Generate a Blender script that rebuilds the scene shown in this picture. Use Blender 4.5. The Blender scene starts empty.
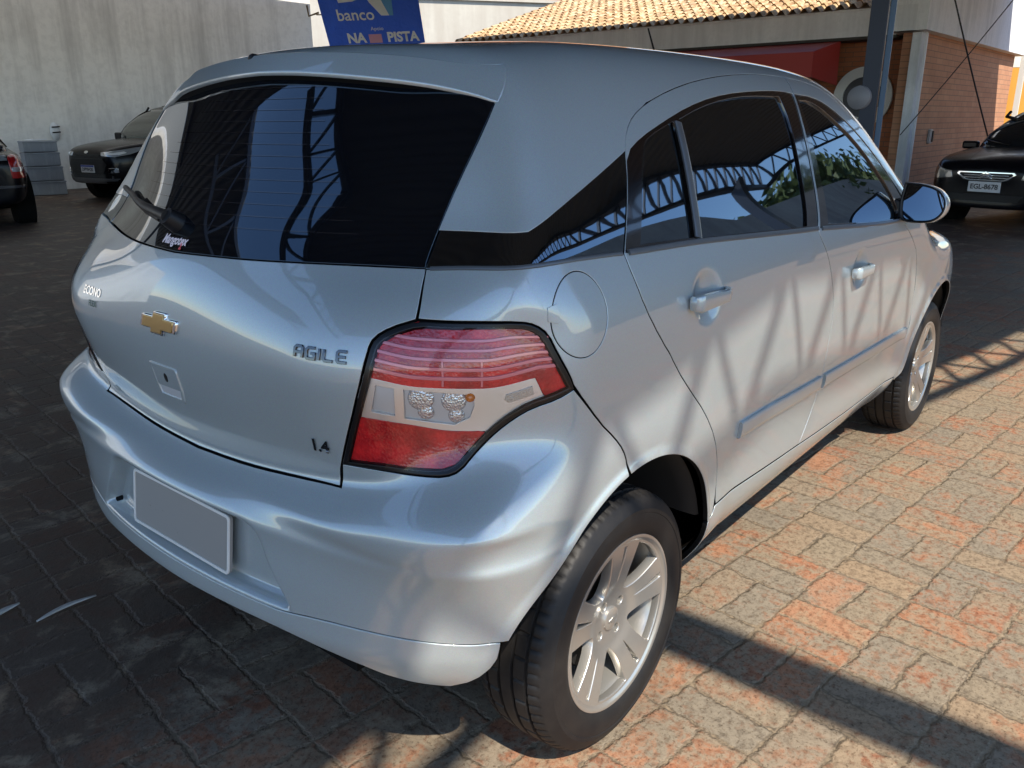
import bpy, math, random
import numpy as np
from mathutils import Vector, Matrix
from mathutils.geometry import delaunay_2d_cdt

SC = bpy.context.scene
COL = SC.collection
random.seed(7)
rng = np.random.default_rng(11)
R_ = math.radians

# ------------------------------------------------------------------ camera, world, sun
# world frame: rear axle of the silver hatchback at x=0, +x to its front, -y to its right side, metres
cam_d = bpy.data.cameras.new('camera'); cam = bpy.data.objects.new('camera', cam_d); COL.objects.link(cam); SC.camera = cam
CAMPOS = (-1.36968244, -1.62588053, 1.36658618)
_y, _p, _r = R_(39.48537878), R_(-17.92762289), R_(-0.3851492)
_f = Vector((math.cos(_p)*math.cos(_y), math.cos(_p)*math.sin(_y), math.sin(_p)))
_s = _f.cross(Vector((0, 0, 1))).normalized(); _u = _s.cross(_f)
_s2 = _s*math.cos(_r)+_u*math.sin(_r); _u2 = -_s*math.sin(_r)+_u*math.cos(_r)
_m = Matrix((_s2, _u2, -_f)).transposed().to_4x4(); _m.translation = CAMPOS
cam.matrix_world = _m
cam_d.sensor_width = 36.0; cam_d.lens = 36.0*815.259720/1024.0
cam_d.clip_start = 0.02; cam_d.clip_end = 900

SUN_DIR = Vector((-0.40, -0.65, 1.0)).normalized()      # towards the sun
SUN_EL = math.asin(SUN_DIR.z)
w = bpy.data.worlds.new('World'); SC.world = w; w.use_nodes = True
nt = w.node_tree
sky = nt.nodes.new('ShaderNodeTexSky'); sky.sky_type = 'NISHITA'; sky.sun_disc = False
sky.sun_elevation = SUN_EL
sky.sun_rotation = math.atan2(SUN_DIR.x, SUN_DIR.y)
sky.air_density = 1.0; sky.dust_density = 0.15; sky.ozone_density = 3.0
bg = nt.nodes['Background']; bg.inputs[1].default_value = 0.15
nt.links.new(sky.outputs[0], bg.inputs[0])
sun_d = bpy.data.lights.new('sun', 'SUN'); sun_d.energy = 4.1; sun_d.angle = R_(0.55); sun_d.color = (1.0, 0.93, 0.82)
sun = bpy.data.objects.new('sun', sun_d); COL.objects.link(sun); sun.location = (-8, -13, 20)
sun.rotation_euler = SUN_DIR.to_track_quat('Z', 'Y').to_euler()
SC.view_settings.view_transform = 'Standard'; SC.view_settings.look = 'None'
SC.view_settings.exposure = 0.95; SC.view_settings.gamma = 1.0
SC.cycles.max_bounces = 7; SC.cycles.transparent_max_bounces = 8
SC.cycles.caustics_reflective = False; SC.cycles.caustics_refractive = False
SC.cycles.use_denoising = True

# ------------------------------------------------------------------ helpers
def tag(o, label=None, cat=None, group=None, kind=None):
    if label: o['label'] = label
    if cat: o['category'] = cat
    if group: o['group'] = group
    if kind: o['kind'] = kind
    return o

def empty(name, loc=(0, 0, 0), rz=0.0):
    o = bpy.data.objects.new(name, None); COL.objects.link(o)
    o.location = loc; o.rotation_euler = (0, 0, rz); o.empty_display_size = 0.2
    return o

def link(name, me, mat=None, parent=None):
    o = bpy.data.objects.new(name, me); COL.objects.link(o)
    if mat is not None and len(me.materials) == 0: me.materials.append(mat)
    if parent is not None: o.parent = parent
    return o

def copy_tree(o, parent=None):
    c = o.copy(); COL.objects.link(c); c.parent = parent
    for ch in list(o.children): copy_tree(ch, c)
    return c

class MB:
    """collects vertices and faces of one mesh"""
    def __init__(self): self.v = []; self.f = []; self.mi = []
    def add(self, vs, fs, mi=0):
        n = len(self.v); self.v += [tuple(p) for p in vs]; self.f += [tuple(n+i for i in f) for f in fs]; self.mi += [mi]*len(fs); return self
    def box(self, c, s, rz=0.0, mi=0, taper=1.0, M=None):
        x, y, z = (a/2 for a in s); vs = []
        ca, sa = math.cos(rz), math.sin(rz)
        for dz in (-1, 1):
            k = taper if dz > 0 else 1.0
            for dx, dy in ((-1, -1), (1, -1), (1, 1), (-1, 1)):
                px, py = dx*x*k, dy*y*k
                p = Vector((px*ca-py*sa, px*sa+py*ca, dz*z))
                if M is not None: p = M @ p
                vs.append((c[0]+p[0], c[1]+p[1], c[2]+p[2]))
        return self.add(vs, [(0, 3, 2, 1), (4, 5, 6, 7), (0, 1, 5, 4), (1, 2, 6, 5), (2, 3, 7, 6), (3, 0, 4, 7)], mi)
    def beam(self, a, b, w, h=None, mi=0, up=(0, 0, 1)):
        a = Vector(a); b = Vector(b); d = (b-a); L = d.length; d.normalize(); h = h or w
        u = Vector(up)
        if abs(d.dot(u)) > .98: u = Vector((1, 0, 0))
        s = d.cross(u).normalized(); t = s.cross(d)
        vs = []
        for p in (a, b):
            for i, j in ((-1, -1), (1, -1), (1, 1), (-1, 1)): vs.append(p+s*(i*w/2)+t*(j*h/2))
        return self.add(vs, [(0, 3, 2, 1), (4, 5, 6, 7), (0, 1, 5, 4), (1, 2, 6, 5), (2, 3, 7, 6), (3, 0, 4, 7)], mi)
    def tube(self, pts, r, n=8, mi=0, cap=True):
        pts = [Vector(p) for p in pts]; rs = r if hasattr(r, '__len__') else [r]*len(pts)
        vs = []; fs = []; prev = None
        for i, p in enumerate(pts):
            d = (pts[min(i+1, len(pts)-1)]-pts[max(i-1, 0)]).normalized()
            if prev is None:
                u = Vector((0, 0, 1)) if abs(d.z) < .9 else Vector((1, 0, 0))
                s = d.cross(u).normalized()
            else: s = (prev-d*prev.dot(d)).normalized()
            prev = s; t = s.cross(d)
            for k in range(n):
                a = 2*math.pi*k/n; vs.append(p+(s*math.cos(a)+t*math.sin(a))*rs[i])
        for i in range(len(pts)-1):
            for k in range(n): fs.append((i*n+k, i*n+(k+1) % n, (i+1)*n+(k+1) % n, (i+1)*n+k))
        if cap: fs.append(tuple(range(n-1, -1, -1))); fs.append(tuple((len(pts)-1)*n+k for k in range(n)))
        return self.add(vs, fs, mi)
    def lathe(self, prof, n=48, M=None, mi=0, close=False):
        """profile of (radius, height) turned about local z"""
        vs = []; fs = []; m = len(prof)
        for k in range(n):
            a = 2*math.pi*k/n
            for r, h in prof:
                p = Vector((r*math.cos(a), r*math.sin(a), h)); vs.append(M @ p if M is not None else p)
        for k in range(n):
            k2 = (k+1) % n
            for j in range(m if close else m-1):
                j2 = (j+1) % m; fs.append((k*m+j, k2*m+j, k2*m+j2, k*m+j2))
        return self.add(vs, fs, mi)
    def build(self, name, mat, parent=None, smooth=None, bevel=0.0, seg=2):
        me = bpy.data.meshes.new(name); me.from_pydata(self.v, [], self.f); me.update()
        for m in (mat if isinstance(mat, (list, tuple)) else [mat]): me.materials.append(m)
        if any(self.mi): me.polygons.foreach_set('material_index', self.mi)
        if smooth is not None:
            me.polygons.foreach_set('use_smooth', [True]*len(me.polygons))
            if smooth < 180: me.set_sharp_from_angle(angle=R_(smooth))
        o = link(name, me, None, parent)
        if bevel:
            b = o.modifiers.new('bevel', 'BEVEL'); b.width = bevel; b.segments = seg; b.limit_method = 'ANGLE'; b.angle_limit = R_(35)
            b.harden_normals = False
        return o

# ------------------------------------------------------------------ materials
def mat(name, color=(.5, .5, .5), rough=.5, metal=0.0, coat=0.0, coat_rough=.03, spec=.5, ior=None, emit=None, trans=0.0):
    m = bpy.data.materials.new(name); m.use_nodes = True; b = m.node_tree.nodes['Principled BSDF']
    b.inputs['Base Color'].default_value = (*color, 1); b.inputs['Roughness'].default_value = rough
    b.inputs['Metallic'].default_value = metal; b.inputs['Coat Weight'].default_value = coat
    b.inputs['Coat Roughness'].default_value = coat_rough; b.inputs['Specular IOR Level'].default_value = spec
    b.inputs['Transmission Weight'].default_value = trans
    if ior: b.inputs['IOR'].default_value = ior
    return m
def N(m, kind, **kw):
    n = m.node_tree.nodes.new(kind)
    for k, v in kw.items(): setattr(n, k, v)
    return n
def L(m, a, b): m.node_tree.links.new(a, b)
def BS(m): return m.node_tree.nodes['Principled BSDF']
def math_n(m, op, a, b=None, c=None, clamp=False):
    n = N(m, 'ShaderNodeMath', operation=op, use_clamp=clamp)
    for i, v in enumerate((a, b, c)):
        if v is None: continue
        if isinstance(v, (int, float)): n.inputs[i].default_value = v
        else: L(m, v, n.inputs[i])
    return n.outputs[0]
def ramp(m, fac, stops):
    n = N(m, 'ShaderNodeValToRGB'); cr = n.color_ramp
    while len(cr.elements) < len(stops): cr.elements.new(.5)
    for e, (p, c) in zip(cr.elements, stops): e.position = p; e.color = (*c, 1) if len(c) == 3 else c
    L(m, fac, n.inputs[0]); return n.outputs[0]
def coords(m, kind='Object'): return N(m, 'ShaderNodeTexCoord').outputs[kind]
def noise(m, vec, scale, detail=4, rough=.55, dist=0.0):
    n = N(m, 'ShaderNodeTexNoise'); n.inputs['Scale'].default_value = scale; n.inputs['Detail'].default_value = detail
    n.inputs['Roughness'].default_value = rough; n.inputs['Distortion'].default_value = dist
    if vec is not None: L(m, vec, n.inputs['Vector'])
    return n.outputs[0]
def mapping(m, vec, scale=(1, 1, 1), rot=(0, 0, 0), loc=(0, 0, 0)):
    n = N(m, 'ShaderNodeMapping'); n.inputs['Scale'].default_value = scale; n.inputs['Rotation'].default_value = rot; n.inputs['Location'].default_value = loc
    L(m, vec, n.inputs['Vector']); return n.outputs[0]
def mixc(m, fac, a, b, blend='MIX'):
    n = N(m, 'ShaderNodeMix', data_type='RGBA', blend_type=blend)
    for i, v in ((0, fac), (6, a), (7, b)):
        if isinstance(v, (int, float)): n.inputs[i].default_value = v
        elif isinstance(v, tuple): n.inputs[i].default_value = (*v, 1) if len(v) == 3 else v
        else: L(m, v, n.inputs[i])
    return n.outputs[2]
def bump(m, h, strength=.3, dist=.01):
    n = N(m, 'ShaderNodeBump'); n.inputs['Strength'].default_value = strength; n.inputs['Distance'].default_value = dist
    L(m, h, n.inputs['Height']); return n.outputs[0]

def paint(name, col, metal=.75, rough=.33, dust=.0):
    m = mat(name, col, rough, metal, coat=1.0, coat_rough=.015)
    tc = coords(m)
    fl = N(m, 'ShaderNodeTexVoronoi'); fl.inputs['Scale'].default_value = 900; L(m, tc, fl.inputs['Vector'])
    c = mixc(m, .10, col, fl.outputs['Color'], 'OVERLAY')
    # road dust settled low on the panels
    sep = N(m, 'ShaderNodeSeparateXYZ'); L(m, tc, sep.inputs[0])
    low = math_n(m, 'MULTIPLY_ADD', sep.outputs[2], -2.2, 1.25, clamp=True)
    nz = noise(m, tc, 5, 6, .65)
    d = math_n(m, 'MULTIPLY', math_n(m, 'MULTIPLY', low, nz), dust, clamp=True)
    L(m, mixc(m, d, c, (.33, .26, .19)), BS(m).inputs['Base Color'])
    L(m, math_n(m, 'MULTIPLY_ADD', d, .5, .012), BS(m).inputs['Coat Roughness'])
    L(m, math_n(m, 'MULTIPLY_ADD', d, -1.0, metal, clamp=True), BS(m).inputs['Metallic'])
    return m

SILVER = paint('silver_paint', (.345, .395, .408), .32, .38, dust=.6)
BS(SILVER).inputs['Coat IOR'].default_value = 1.72
BLACKGLOSS = mat('black_gloss', (.004, .004, .005), .08, 0, coat=1.0, spec=.6)
TINT = mat('tinted_glass', (.003, .004, .005), .015, 0, coat=0, spec=1.0, ior=2.15)
BS(TINT).inputs['Specular Tint'].default_value = (.66, .84, 1.0, 1)
TINT_R = mat('tinted_rear_glass', (.003, .004, .006), .02, 0, coat=0, spec=1.0, ior=1.55)
BS(TINT_R).inputs['Specular Tint'].default_value = (.60, .80, 1.0, 1)
SEAL = mat('rubber_seal', (.012, .012, .013), .45)
LINER = mat('dark_liner', (.006, .006, .006), .9, spec=.1)
PLASTIC = mat('black_plastic', (.010, .010, .011), .42, spec=.3)
CHROME = mat('chrome', (.80, .80, .80), .06, 1.0)
MIRROR = mat('mirror_glass', (.42, .47, .52), .01, 1.0)
ALLOY = mat('alloy_silver', (.46, .44, .40), .30, .72, coat=.4, coat_rough=.10)

# ------------------------------------------------------------------ body surface of the hatchback (implicit, metres)
def pchip(xs,ys):
    xs=np.array(xs,float);ys=np.array(ys,float)
    h=np.diff(xs);d=np.diff(ys)/h
    m=np.zeros(len(xs))
    for i in range(1,len(xs)-1):
        if d[i-1]*d[i]>0:
            w1=2*h[i]+h[i-1];w2=h[i]+2*h[i-1];m[i]=(w1+w2)/(w1/d[i-1]+w2/d[i])
    m[0]=d[0];m[-1]=d[-1]
    def f(x):
        x=np.asarray(x,float);xc=np.clip(x,xs[0],xs[-1])
        i=np.clip(np.searchsorted(xs,xc)-1,0,len(xs)-2)
        t=(xc-xs[i])/h[i]
        r=(2*t**3-3*t*t+1)*ys[i]+(t**3-2*t*t+t)*h[i]*m[i]+(-2*t**3+3*t*t)*ys[i+1]+(t**3-t*t)*h[i]*m[i+1]
        return r+np.where(x<xs[0],(x-xs[0])*m[0],0)+np.where(x>xs[-1],(x-xs[-1])*m[-1],0)
    return f
def spl(xs,ys):
    # natural cubic spline (C2), linear outside
    xs=np.array(xs,float);ys=np.array(ys,float);n=len(xs);h=np.diff(xs)
    A=np.eye(n);b=np.zeros(n)
    for i in range(1,n-1):
        A[i,i-1]=h[i-1];A[i,i]=2*(h[i-1]+h[i]);A[i,i+1]=h[i];b[i]=6*((ys[i+1]-ys[i])/h[i]-(ys[i]-ys[i-1])/h[i-1])
    M=np.linalg.solve(A,b)
    def f(x):
        x=np.asarray(x,float);xc=np.clip(x,xs[0],xs[-1]);i=np.clip(np.searchsorted(xs,xc)-1,0,n-2)
        a=(xs[i+1]-xc);c=(xc-xs[i]);hh=h[i]
        r=M[i]*a**3/(6*hh)+M[i+1]*c**3/(6*hh)+(ys[i]/hh-M[i]*hh/6)*a+(ys[i+1]/hh-M[i+1]*hh/6)*c
        s0=(ys[1]-ys[0])/h[0]-h[0]*M[1]/6; s1=(ys[-1]-ys[-2])/h[-1]+h[-1]*M[-2]/6
        return r+np.where(x<xs[0],(x-xs[0])*s0,0)+np.where(x>xs[-1],(x-xs[-1])*s1,0)
    return f
def ss(a,b,x):
    t=np.clip((x-a)/(b-a),0,1);return t*t*t*(t*(6*t-15)+10)
def smax(a,b,k):
    h=np.maximum(k-np.abs(a-b),0)/k
    return np.maximum(a,b)+h*h*h*k/6
CUPS=[(.270,.993),(1.335,.905)]
WB_=2.543;WZ=.292
_W=spl([.15,.20,.26,.33,.45,.60,.75,.88,.97,1.04,1.10,1.15,1.22,1.30,1.38,1.45,1.55],
       [.63,.69,.745,.790,.812,.829,.838,.842,.839,.830,.812,.792,.761,.726,.688,.651,.595])
_wl=spl([-.75,-.5,-.3,-.1,.2,.8,1.8,2.3,2.6,2.9,3.1,3.3,3.5],[-.045,-.010,0,0,0,0,0,-.001,-.006,-.035,-.085,-.165,-.28])
_wu=spl([-.6,-.4,-.2,0,.3,.8,1.4,1.9,2.4,2.8],[-.15,-.10,-.062,-.035,-.012,0,-.008,-.035,-.085,-.14])
def W(x,z):
    w=_W(z); t=np.clip((z-.93)/.62,0,1); m=t*t*(3-2*t)
    w=w+_wl(x)*(1-m)+_wu(x)*m
    for cx in (0,WB_):
        r=np.hypot(x-cx,z-WZ)
        w=w+.010*(1-ss(.43,.60,r))*ss(.9,.7,z)*1.0
        w=w+.008*(1-ss(.395,.425,r))*ss(.9,.7,z)
    for hx,hz in CUPS:
        w=w-.013*np.exp(-(np.hypot((x-hx)/.058,(z-hz)/.052))**5)
    return w
_R0=spl([.20,.30,.36,.395,.42,.50,.588,.613,.625,.655,.68,.70,.76,.84,.92,1.0,1.06,1.11,1.20,1.30,1.40,1.47,1.55],
        [-.50,-.567,-.592,-.601,-.600,-.594,-.586,-.5805,-.569,-.527,-.502,-.503,-.520,-.537,-.5445,-.540,-.525,-.500,-.437,-.363,-.285,-.229,-.16])
_R0s=spl([.20,.30,.36,.42,.50,.58,.65,.70,.76,.84,.92,1.0,1.06,1.11,1.20,1.30,1.40,1.47,1.55],
        [-.50,-.567,-.592,-.600,-.594,-.590,-.582,-.570,-.555,-.545,-.5445,-.540,-.525,-.500,-.437,-.363,-.285,-.229,-.16])
_kc=spl([.3,.60,.68,.74,.80,.88,1.0,1.06,1.11,1.25,1.5],[.0,.0,.05,.6,1.12,1.30,1.15,.64,.12,0,0])
_k2=spl([.3,.5,.65,.76,.88,1.0,1.06,1.11,1.25,1.45,1.6],[.20,.185,.145,.10,.07,.12,.32,.53,.56,.48,.45])
_k4=spl([.3,.5,.65,.8,.95,1.03,1.11,1.25,1.45,1.6],[.16,.06,.0,.0,-.02,-.10,-.41,-.45,-.45,-.4])
def R(y,z):
    ay=np.abs(y)
    # the ledge above the bumper climbs towards the corners
    zz=z-(.155*np.minimum(ay,.8)**2)*ss(.60,.66,z)*(1-ss(.80,1.0,z))
    f=ss(.40,.86,ay)
    r0=_R0(zz)*(1-f)+_R0s(z)*f
    x=r0+_k2(z)*ay**2+_k4(z)*ay**4+_kc(z)*np.clip(ay-.40,0,None)**2
    # recess of the number plate
    edge=spl([.40,.45,.52,.59,.62],[.40,.375,.325,.275,.25])(z)
    x=x+.034*(1-ss(-1,1,(ay-edge)/(.016+.020*ss(.50,.60,z))))*ss(.434,.456,z)*(1-ss(.574,.610,z))
    return x
_T0=spl([-.5,-.28,-.1,.1,.5,1.0,1.35,1.55,1.7,1.9,2.1,2.25,2.38,2.55,2.75,2.95,3.1,3.25,3.4],
        [1.490,1.513,1.528,1.541,1.551,1.549,1.535,1.500,1.430,1.298,1.160,1.065,1.005,.975,.955,.915,.87,.79,.68])
def T(x,y):
    c=.055+.06*ss(1.6,2.0,x)+.05*ss(.2,-.2,x)
    return _T0(x)-c*y*y-.06*y**4
_Fr=spl([.2,.3,.5,.65,.75,.85,.95],[3.20,3.28,3.34,3.34,3.30,3.22,3.05])
_kr=spl([.3,.6,.70,.8,1.0,1.12,1.2,1.5],[.31,.245,.165,.11,.10,.10,.09,.08])
def F(P):
    x,y,z=P[...,0],P[...,1],P[...,2];ay=np.abs(y)
    a=ay-W(x,z)
    sl=(_W(z+.004)-_W(z-.004))/.008
    a=a/np.sqrt(1+sl*sl)
    r=R(y,z)-x
    sr=(_R0(z+.004)-_R0(z-.004))/.008; sy=2*_k2(z)*ay
    r=r/np.sqrt(1+sr*sr+sy*sy)
    g=smax(a,r,_kr(z))
    t=z-T(x,y); st=(_T0(x+.004)-_T0(x-.004))/.008
    t=t/np.sqrt(1+st*st+.04*ay*ay)
    kt=np.where(r>a,.05,.15)
    kt=.05+.08*ss(-.10,.10,a-r)
    g=smax(g,t,kt)
    fr=x-(_Fr(z)-.30*ay**2-.25*ay**4)
    g=smax(g,fr,.30)
    g=smax(g,.185-z,.04)
    return g
def grad(P,h=.0015):
    g=np.stack([F(P+h*e)-F(P-h*e) for e in np.eye(3)],-1)
    return g/np.linalg.norm(g,axis=-1,keepdims=True)
X0=.10
def wrap_ray(s):
    s=np.asarray(s,float);th=(np.clip(s-2.5,0,None)-np.clip(-s,0,None))/.7
    o=np.stack([X0+np.clip(s,0,2.5),0*s],-1)
    d=np.stack([np.sin(th),-np.cos(th)],-1)
    return o,d
def wrap_pt(s,z,off=0.):
    s=np.asarray(s,float);z=np.asarray(z,float)
    o,d=wrap_ray(s)
    lo=np.zeros_like(s);hi=np.full_like(s,1.25)
    def P(t):return np.concatenate([o+d*t[...,None],z[...,None]],-1)
    for i in range(34):
        m=(lo+hi)/2;v=F(P(m))-off<0;lo=np.where(v,m,lo);hi=np.where(v,hi,m)
    return P((lo+hi)/2)
def top_pt(x,y,off=0.):
    x=np.asarray(x,float);y=np.asarray(y,float)
    lo=np.full_like(x,.5);hi=np.full_like(x,1.8)
    def P(t):return np.stack([x,y,t],-1)
    for i in range(34):
        m=(lo+hi)/2;v=F(P(m))-off<0;lo=np.where(v,m,lo);hi=np.where(v,hi,m)
    return P((lo+hi)/2)
def to_wrap(p):
    x,y,z=p
    if x>X0: return (x-X0,z)
    th=np.arctan2(X0-x,-y)
    return (-.7*th,z)

# feature lines of the body in (wrap, height) metres
CV={
 'seam_rear_low':[(-0.1056,1.1207),(-0.0983,1.0807),(-0.0796,1.0158),(-0.0361,0.9457),(0.0371,0.8579),(0.1024,0.7959),(0.1838,0.7199),(0.2531,0.6356),(0.2957,0.547),(0.3173,0.4682),(0.3188,0.4245)],
 'seam_rear_up':[(-0.0903,1.1533),(-0.0374,1.2422),(0.0075,1.3172),(0.0364,1.346),(0.0836,1.3755),(0.1561,1.4013),(0.2724,1.4296),(0.4267,1.4559),(0.6134,1.4752),(0.8214,1.4859),(1.0389,1.4834),(1.214,1.4729),(1.3386,1.4501),(1.4453,1.3919),(1.5344,1.3355),(1.6538,1.2419),(1.719,1.1543),(1.7098,1.0968)],
 'dlo_top':[(-0.4607,1.1144),(-0.4235,1.1773),(-0.3853,1.1796),(-0.3144,1.184),(-0.3054,1.1884),(-0.2403,1.2206),(-0.1179,1.2654),(-0.0067,1.3031),(0.0841,1.3304),(0.1939,1.3597),(0.3283,1.392),(0.4722,1.4163),(0.6409,1.4313),(0.8443,1.4393),(1.0057,1.4349),(1.1639,1.4271),(1.2551,1.4095),(1.3553,1.3729),(1.4398,1.3127),(1.54,1.254),(1.5984,1.1611),(1.5747,1.0882)],
 'dlo_bot':[(-0.4602,1.1144),(-0.3767,1.1244),(-0.2868,1.1332),(-0.1341,1.1246),(-0.0531,1.119),(0.1776,1.1124),(0.4237,1.0974),(0.6975,1.0803),(0.9183,1.0704),(1.3181,1.0377),(1.5657,1.0222)],
 'hatch_side':[(-0.2329,1.4757),(-0.2424,1.4565),(-0.2582,1.4335),(-0.2871,1.4023),(-0.3325,1.337),(-0.3792,1.264),(-0.4248,1.1788),(-0.454,1.1268),(-0.4699,1.0847),(-0.48,1.0399)],
 'lamp_in':[(-0.48,1.0399),(-0.5174,1.0269),(-0.5442,1.0103),(-0.5541,0.9901),(-0.5759,0.8992),(-0.6164,0.7567),(-0.6231,0.7307),(-0.6201,0.7093)],
 'lamp_out':[(-0.48,1.0399),(-0.4417,1.0373),(-0.3918,1.0375),(-0.3435,1.0372),(-0.3237,1.0309),(-0.3066,1.0137),(-0.2936,0.9772),(-0.2746,0.9334),(-0.2671,0.9101),(-0.2931,0.8968),(-0.3286,0.8848),(-0.3522,0.8675),(-0.3795,0.8403),(-0.4088,0.8052),(-0.4321,0.7768),(-0.4535,0.7661),(-0.4881,0.7626),(-0.5451,0.7595),(-0.6168,0.7535)],
 'lamp_div1':[(-0.5504,0.9396),(-0.4829,0.9263),(-0.3942,0.9229),(-0.3233,0.9387),(-0.3119,0.907)],
 'lamp_div2':[(-0.5735,0.8606),(-0.5027,0.852),(-0.4349,0.8413),(-0.4001,0.8409)],
 'bump_seam':[(-0.2706,0.909),(-0.2088,0.8258),(-0.1689,0.7802),(-0.1447,0.7449),(-0.1317,0.705)],
 'sill_line':[(0.3572,0.4236),(0.7511,0.3975),(1.1455,0.372),(1.5353,0.3555)],
 'sill_low':[(0.1295,0.4072),(0.2345,0.4011),(0.6337,0.3245),(0.9128,0.3138),(1.3987,0.2902)],
 'bseam':[(0.8499,1.0527),(0.9199,0.9987),(0.9754,0.9112),(1.0157,0.8288),(1.0271,0.7482),(1.0191,0.6697),(1.0138,0.597),(1.0219,0.5357),(0.9945,0.4748),(0.9265,0.4012)],
 'fseam':[(1.7038,1.0047),(1.8279,0.9428),(1.921,0.8758),(1.9921,0.7487),(2.0072,0.6553),(2.022,0.5492),(1.9841,0.4508),(1.9868,0.3769)],
 'fuel':[(-0.3019,1.0565),(-0.2898,1.0909),(-0.247,1.11),(-0.2102,1.0938),(-0.1888,1.0518),(-0.1817,1.0108),(-0.2038,0.9704),(-0.2399,0.9658),(-0.2728,0.9912),(-0.2937,1.0243)],
 'pane_q':[(-0.0472,1.1296),(0.076,1.3135),(0.1087,1.3329),(0.2382,1.3627),(0.2483,1.3562),(0.2107,1.2446),(0.165,1.1211)],
 'pane_r':[(0.2741,1.3668),(0.3878,1.3924),(0.537,1.4142),(0.6945,1.4247),(0.8276,1.4262),(0.7888,1.3561),(0.7529,1.2277),(0.6996,1.0839),(0.1909,1.1152)],
 'pane_f':[(1.0269,1.4212),(1.1126,1.4225),(1.1971,1.4024),(1.288,1.3607),(1.4127,1.2817),(1.4903,1.2154),(1.5334,1.1485),(1.4726,1.0717),(1.4236,1.0307),(0.9275,1.0723),(0.9734,1.1961),(1.0083,1.32),(1.0134,1.4107)],
 'glassbot':[(-1.0558,1.1098),(-0.9735,1.1116),(-0.8443,1.1119),(-0.6836,1.1168),(-0.6387,1.1151),(-0.4696,1.1178)],
 'glasstop':[(-1.0256,1.4723),(-0.9033,1.4707),(-0.7233,1.4643),(-0.6625,1.4577),(-0.5545,1.4562),(-0.4554,1.4419),(-0.4153,1.4439),(-0.333,1.4231),(-0.2902,1.4034)],
 'spoilertop':[(-0.8246,1.5232),(-0.4504,1.4926),(-0.372,1.4837),(-0.2877,1.4684),(-0.2367,1.4718)],
 'hatchseam':[(-1.0653,0.6754),(-0.9459,0.6798),(-0.8377,0.684),(-0.7899,0.6929),(-0.6296,0.869),(-0.6274,0.7258),(-0.6224,0.7106),(-0.5674,0.7705)],
 'lowseam':[(-0.7467,0.4418),(-0.6664,0.4478),(-0.5933,0.4493),(-0.5302,0.4496),(-0.4587,0.445),(-0.4161,0.436),(-0.3801,0.4382)],
 'bottom':[(-1.0121,0.3927),(-1.0025,0.3896),(-0.8545,0.3949),(-0.7937,0.3952),(-0.7338,0.3915),(-0.6853,0.4265),(-0.6142,0.3665),(-0.5373,0.3375),(-0.4568,0.321),(-0.4234,0.3414),(-0.3852,0.4056)],
}

# ------------------------------------------------------------------ panels cut out of the smooth body surface
def in_poly(P, poly):
    x, y = P[:, 0], P[:, 1]; r = np.zeros(len(P), bool); q = np.asarray(poly); n = len(q); j = n-1
    for i in range(n):
        xi, yi = q[i]; xj, yj = q[j]
        if yi != yj:
            c = ((yi > y) != (yj > y)) & (x < (xj-xi)*(y-yi)/(yj-yi)+xi); r ^= c
        j = i
    return r
def resample(poly, d, closed=True):
    q = np.asarray(poly, float); out = []
    n = len(q)
    for i in range(n if closed else n-1):
        a, b = q[i], q[(i+1) % n]; L_ = np.hypot(*(b-a)); k = max(1, int(math.ceil(L_/d)))
        for t in range(k): out.append(a+(b-a)*t/k)
    if not closed: out.append(q[-1])
    return np.array(out)
def chaikin(poly, n=1, keep=40.0, closed=True):
    """rounds polyline bends but keeps corners sharper than `keep` degrees"""
    q = [np.array(p, float) for p in poly]
    for _ in range(n):
        out = []; m = len(q)
        for i in range(m):
            a, b, c = q[i-1], q[i], q[(i+1) % m]
            if not closed and i in (0, m-1): out.append(b); continue
            u, v = b-a, c-b; lu, lv = np.hypot(*u), np.hypot(*v)
            if lu < 1e-9 or lv < 1e-9: continue
            ang = math.degrees(math.acos(max(-1, min(1, float(u@v)/(lu*lv)))))
            if ang > keep: out.append(b)
            else: out += [b-u*.25, b+v*.25]
        q = out
    return np.array(q)
def area(q): x, y = q[:, 0], q[:, 1]; return .5*np.sum(x*np.roll(y, -1)-np.roll(x, -1)*y)
def clean(q, eps=1e-4):
    out = [q[0]]
    for p in q[1:]:
        if np.hypot(*(p-out[-1])) > eps: out.append(p)
    if np.hypot(*(out[0]-out[-1])) < eps: out.pop()
    return np.array(out)
def normals2d(q):
    d = np.roll(q, -1, 0)-q; d /= np.linalg.norm(d, axis=1, keepdims=True)+1e-12
    n = np.stack([d[:, 1], -d[:, 0]], 1)          # outward for a CCW loop
    m = n+np.roll(n, 1, 0); l = np.linalg.norm(m, axis=1, keepdims=True); m /= np.maximum(l, .6); 
    return m
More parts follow.
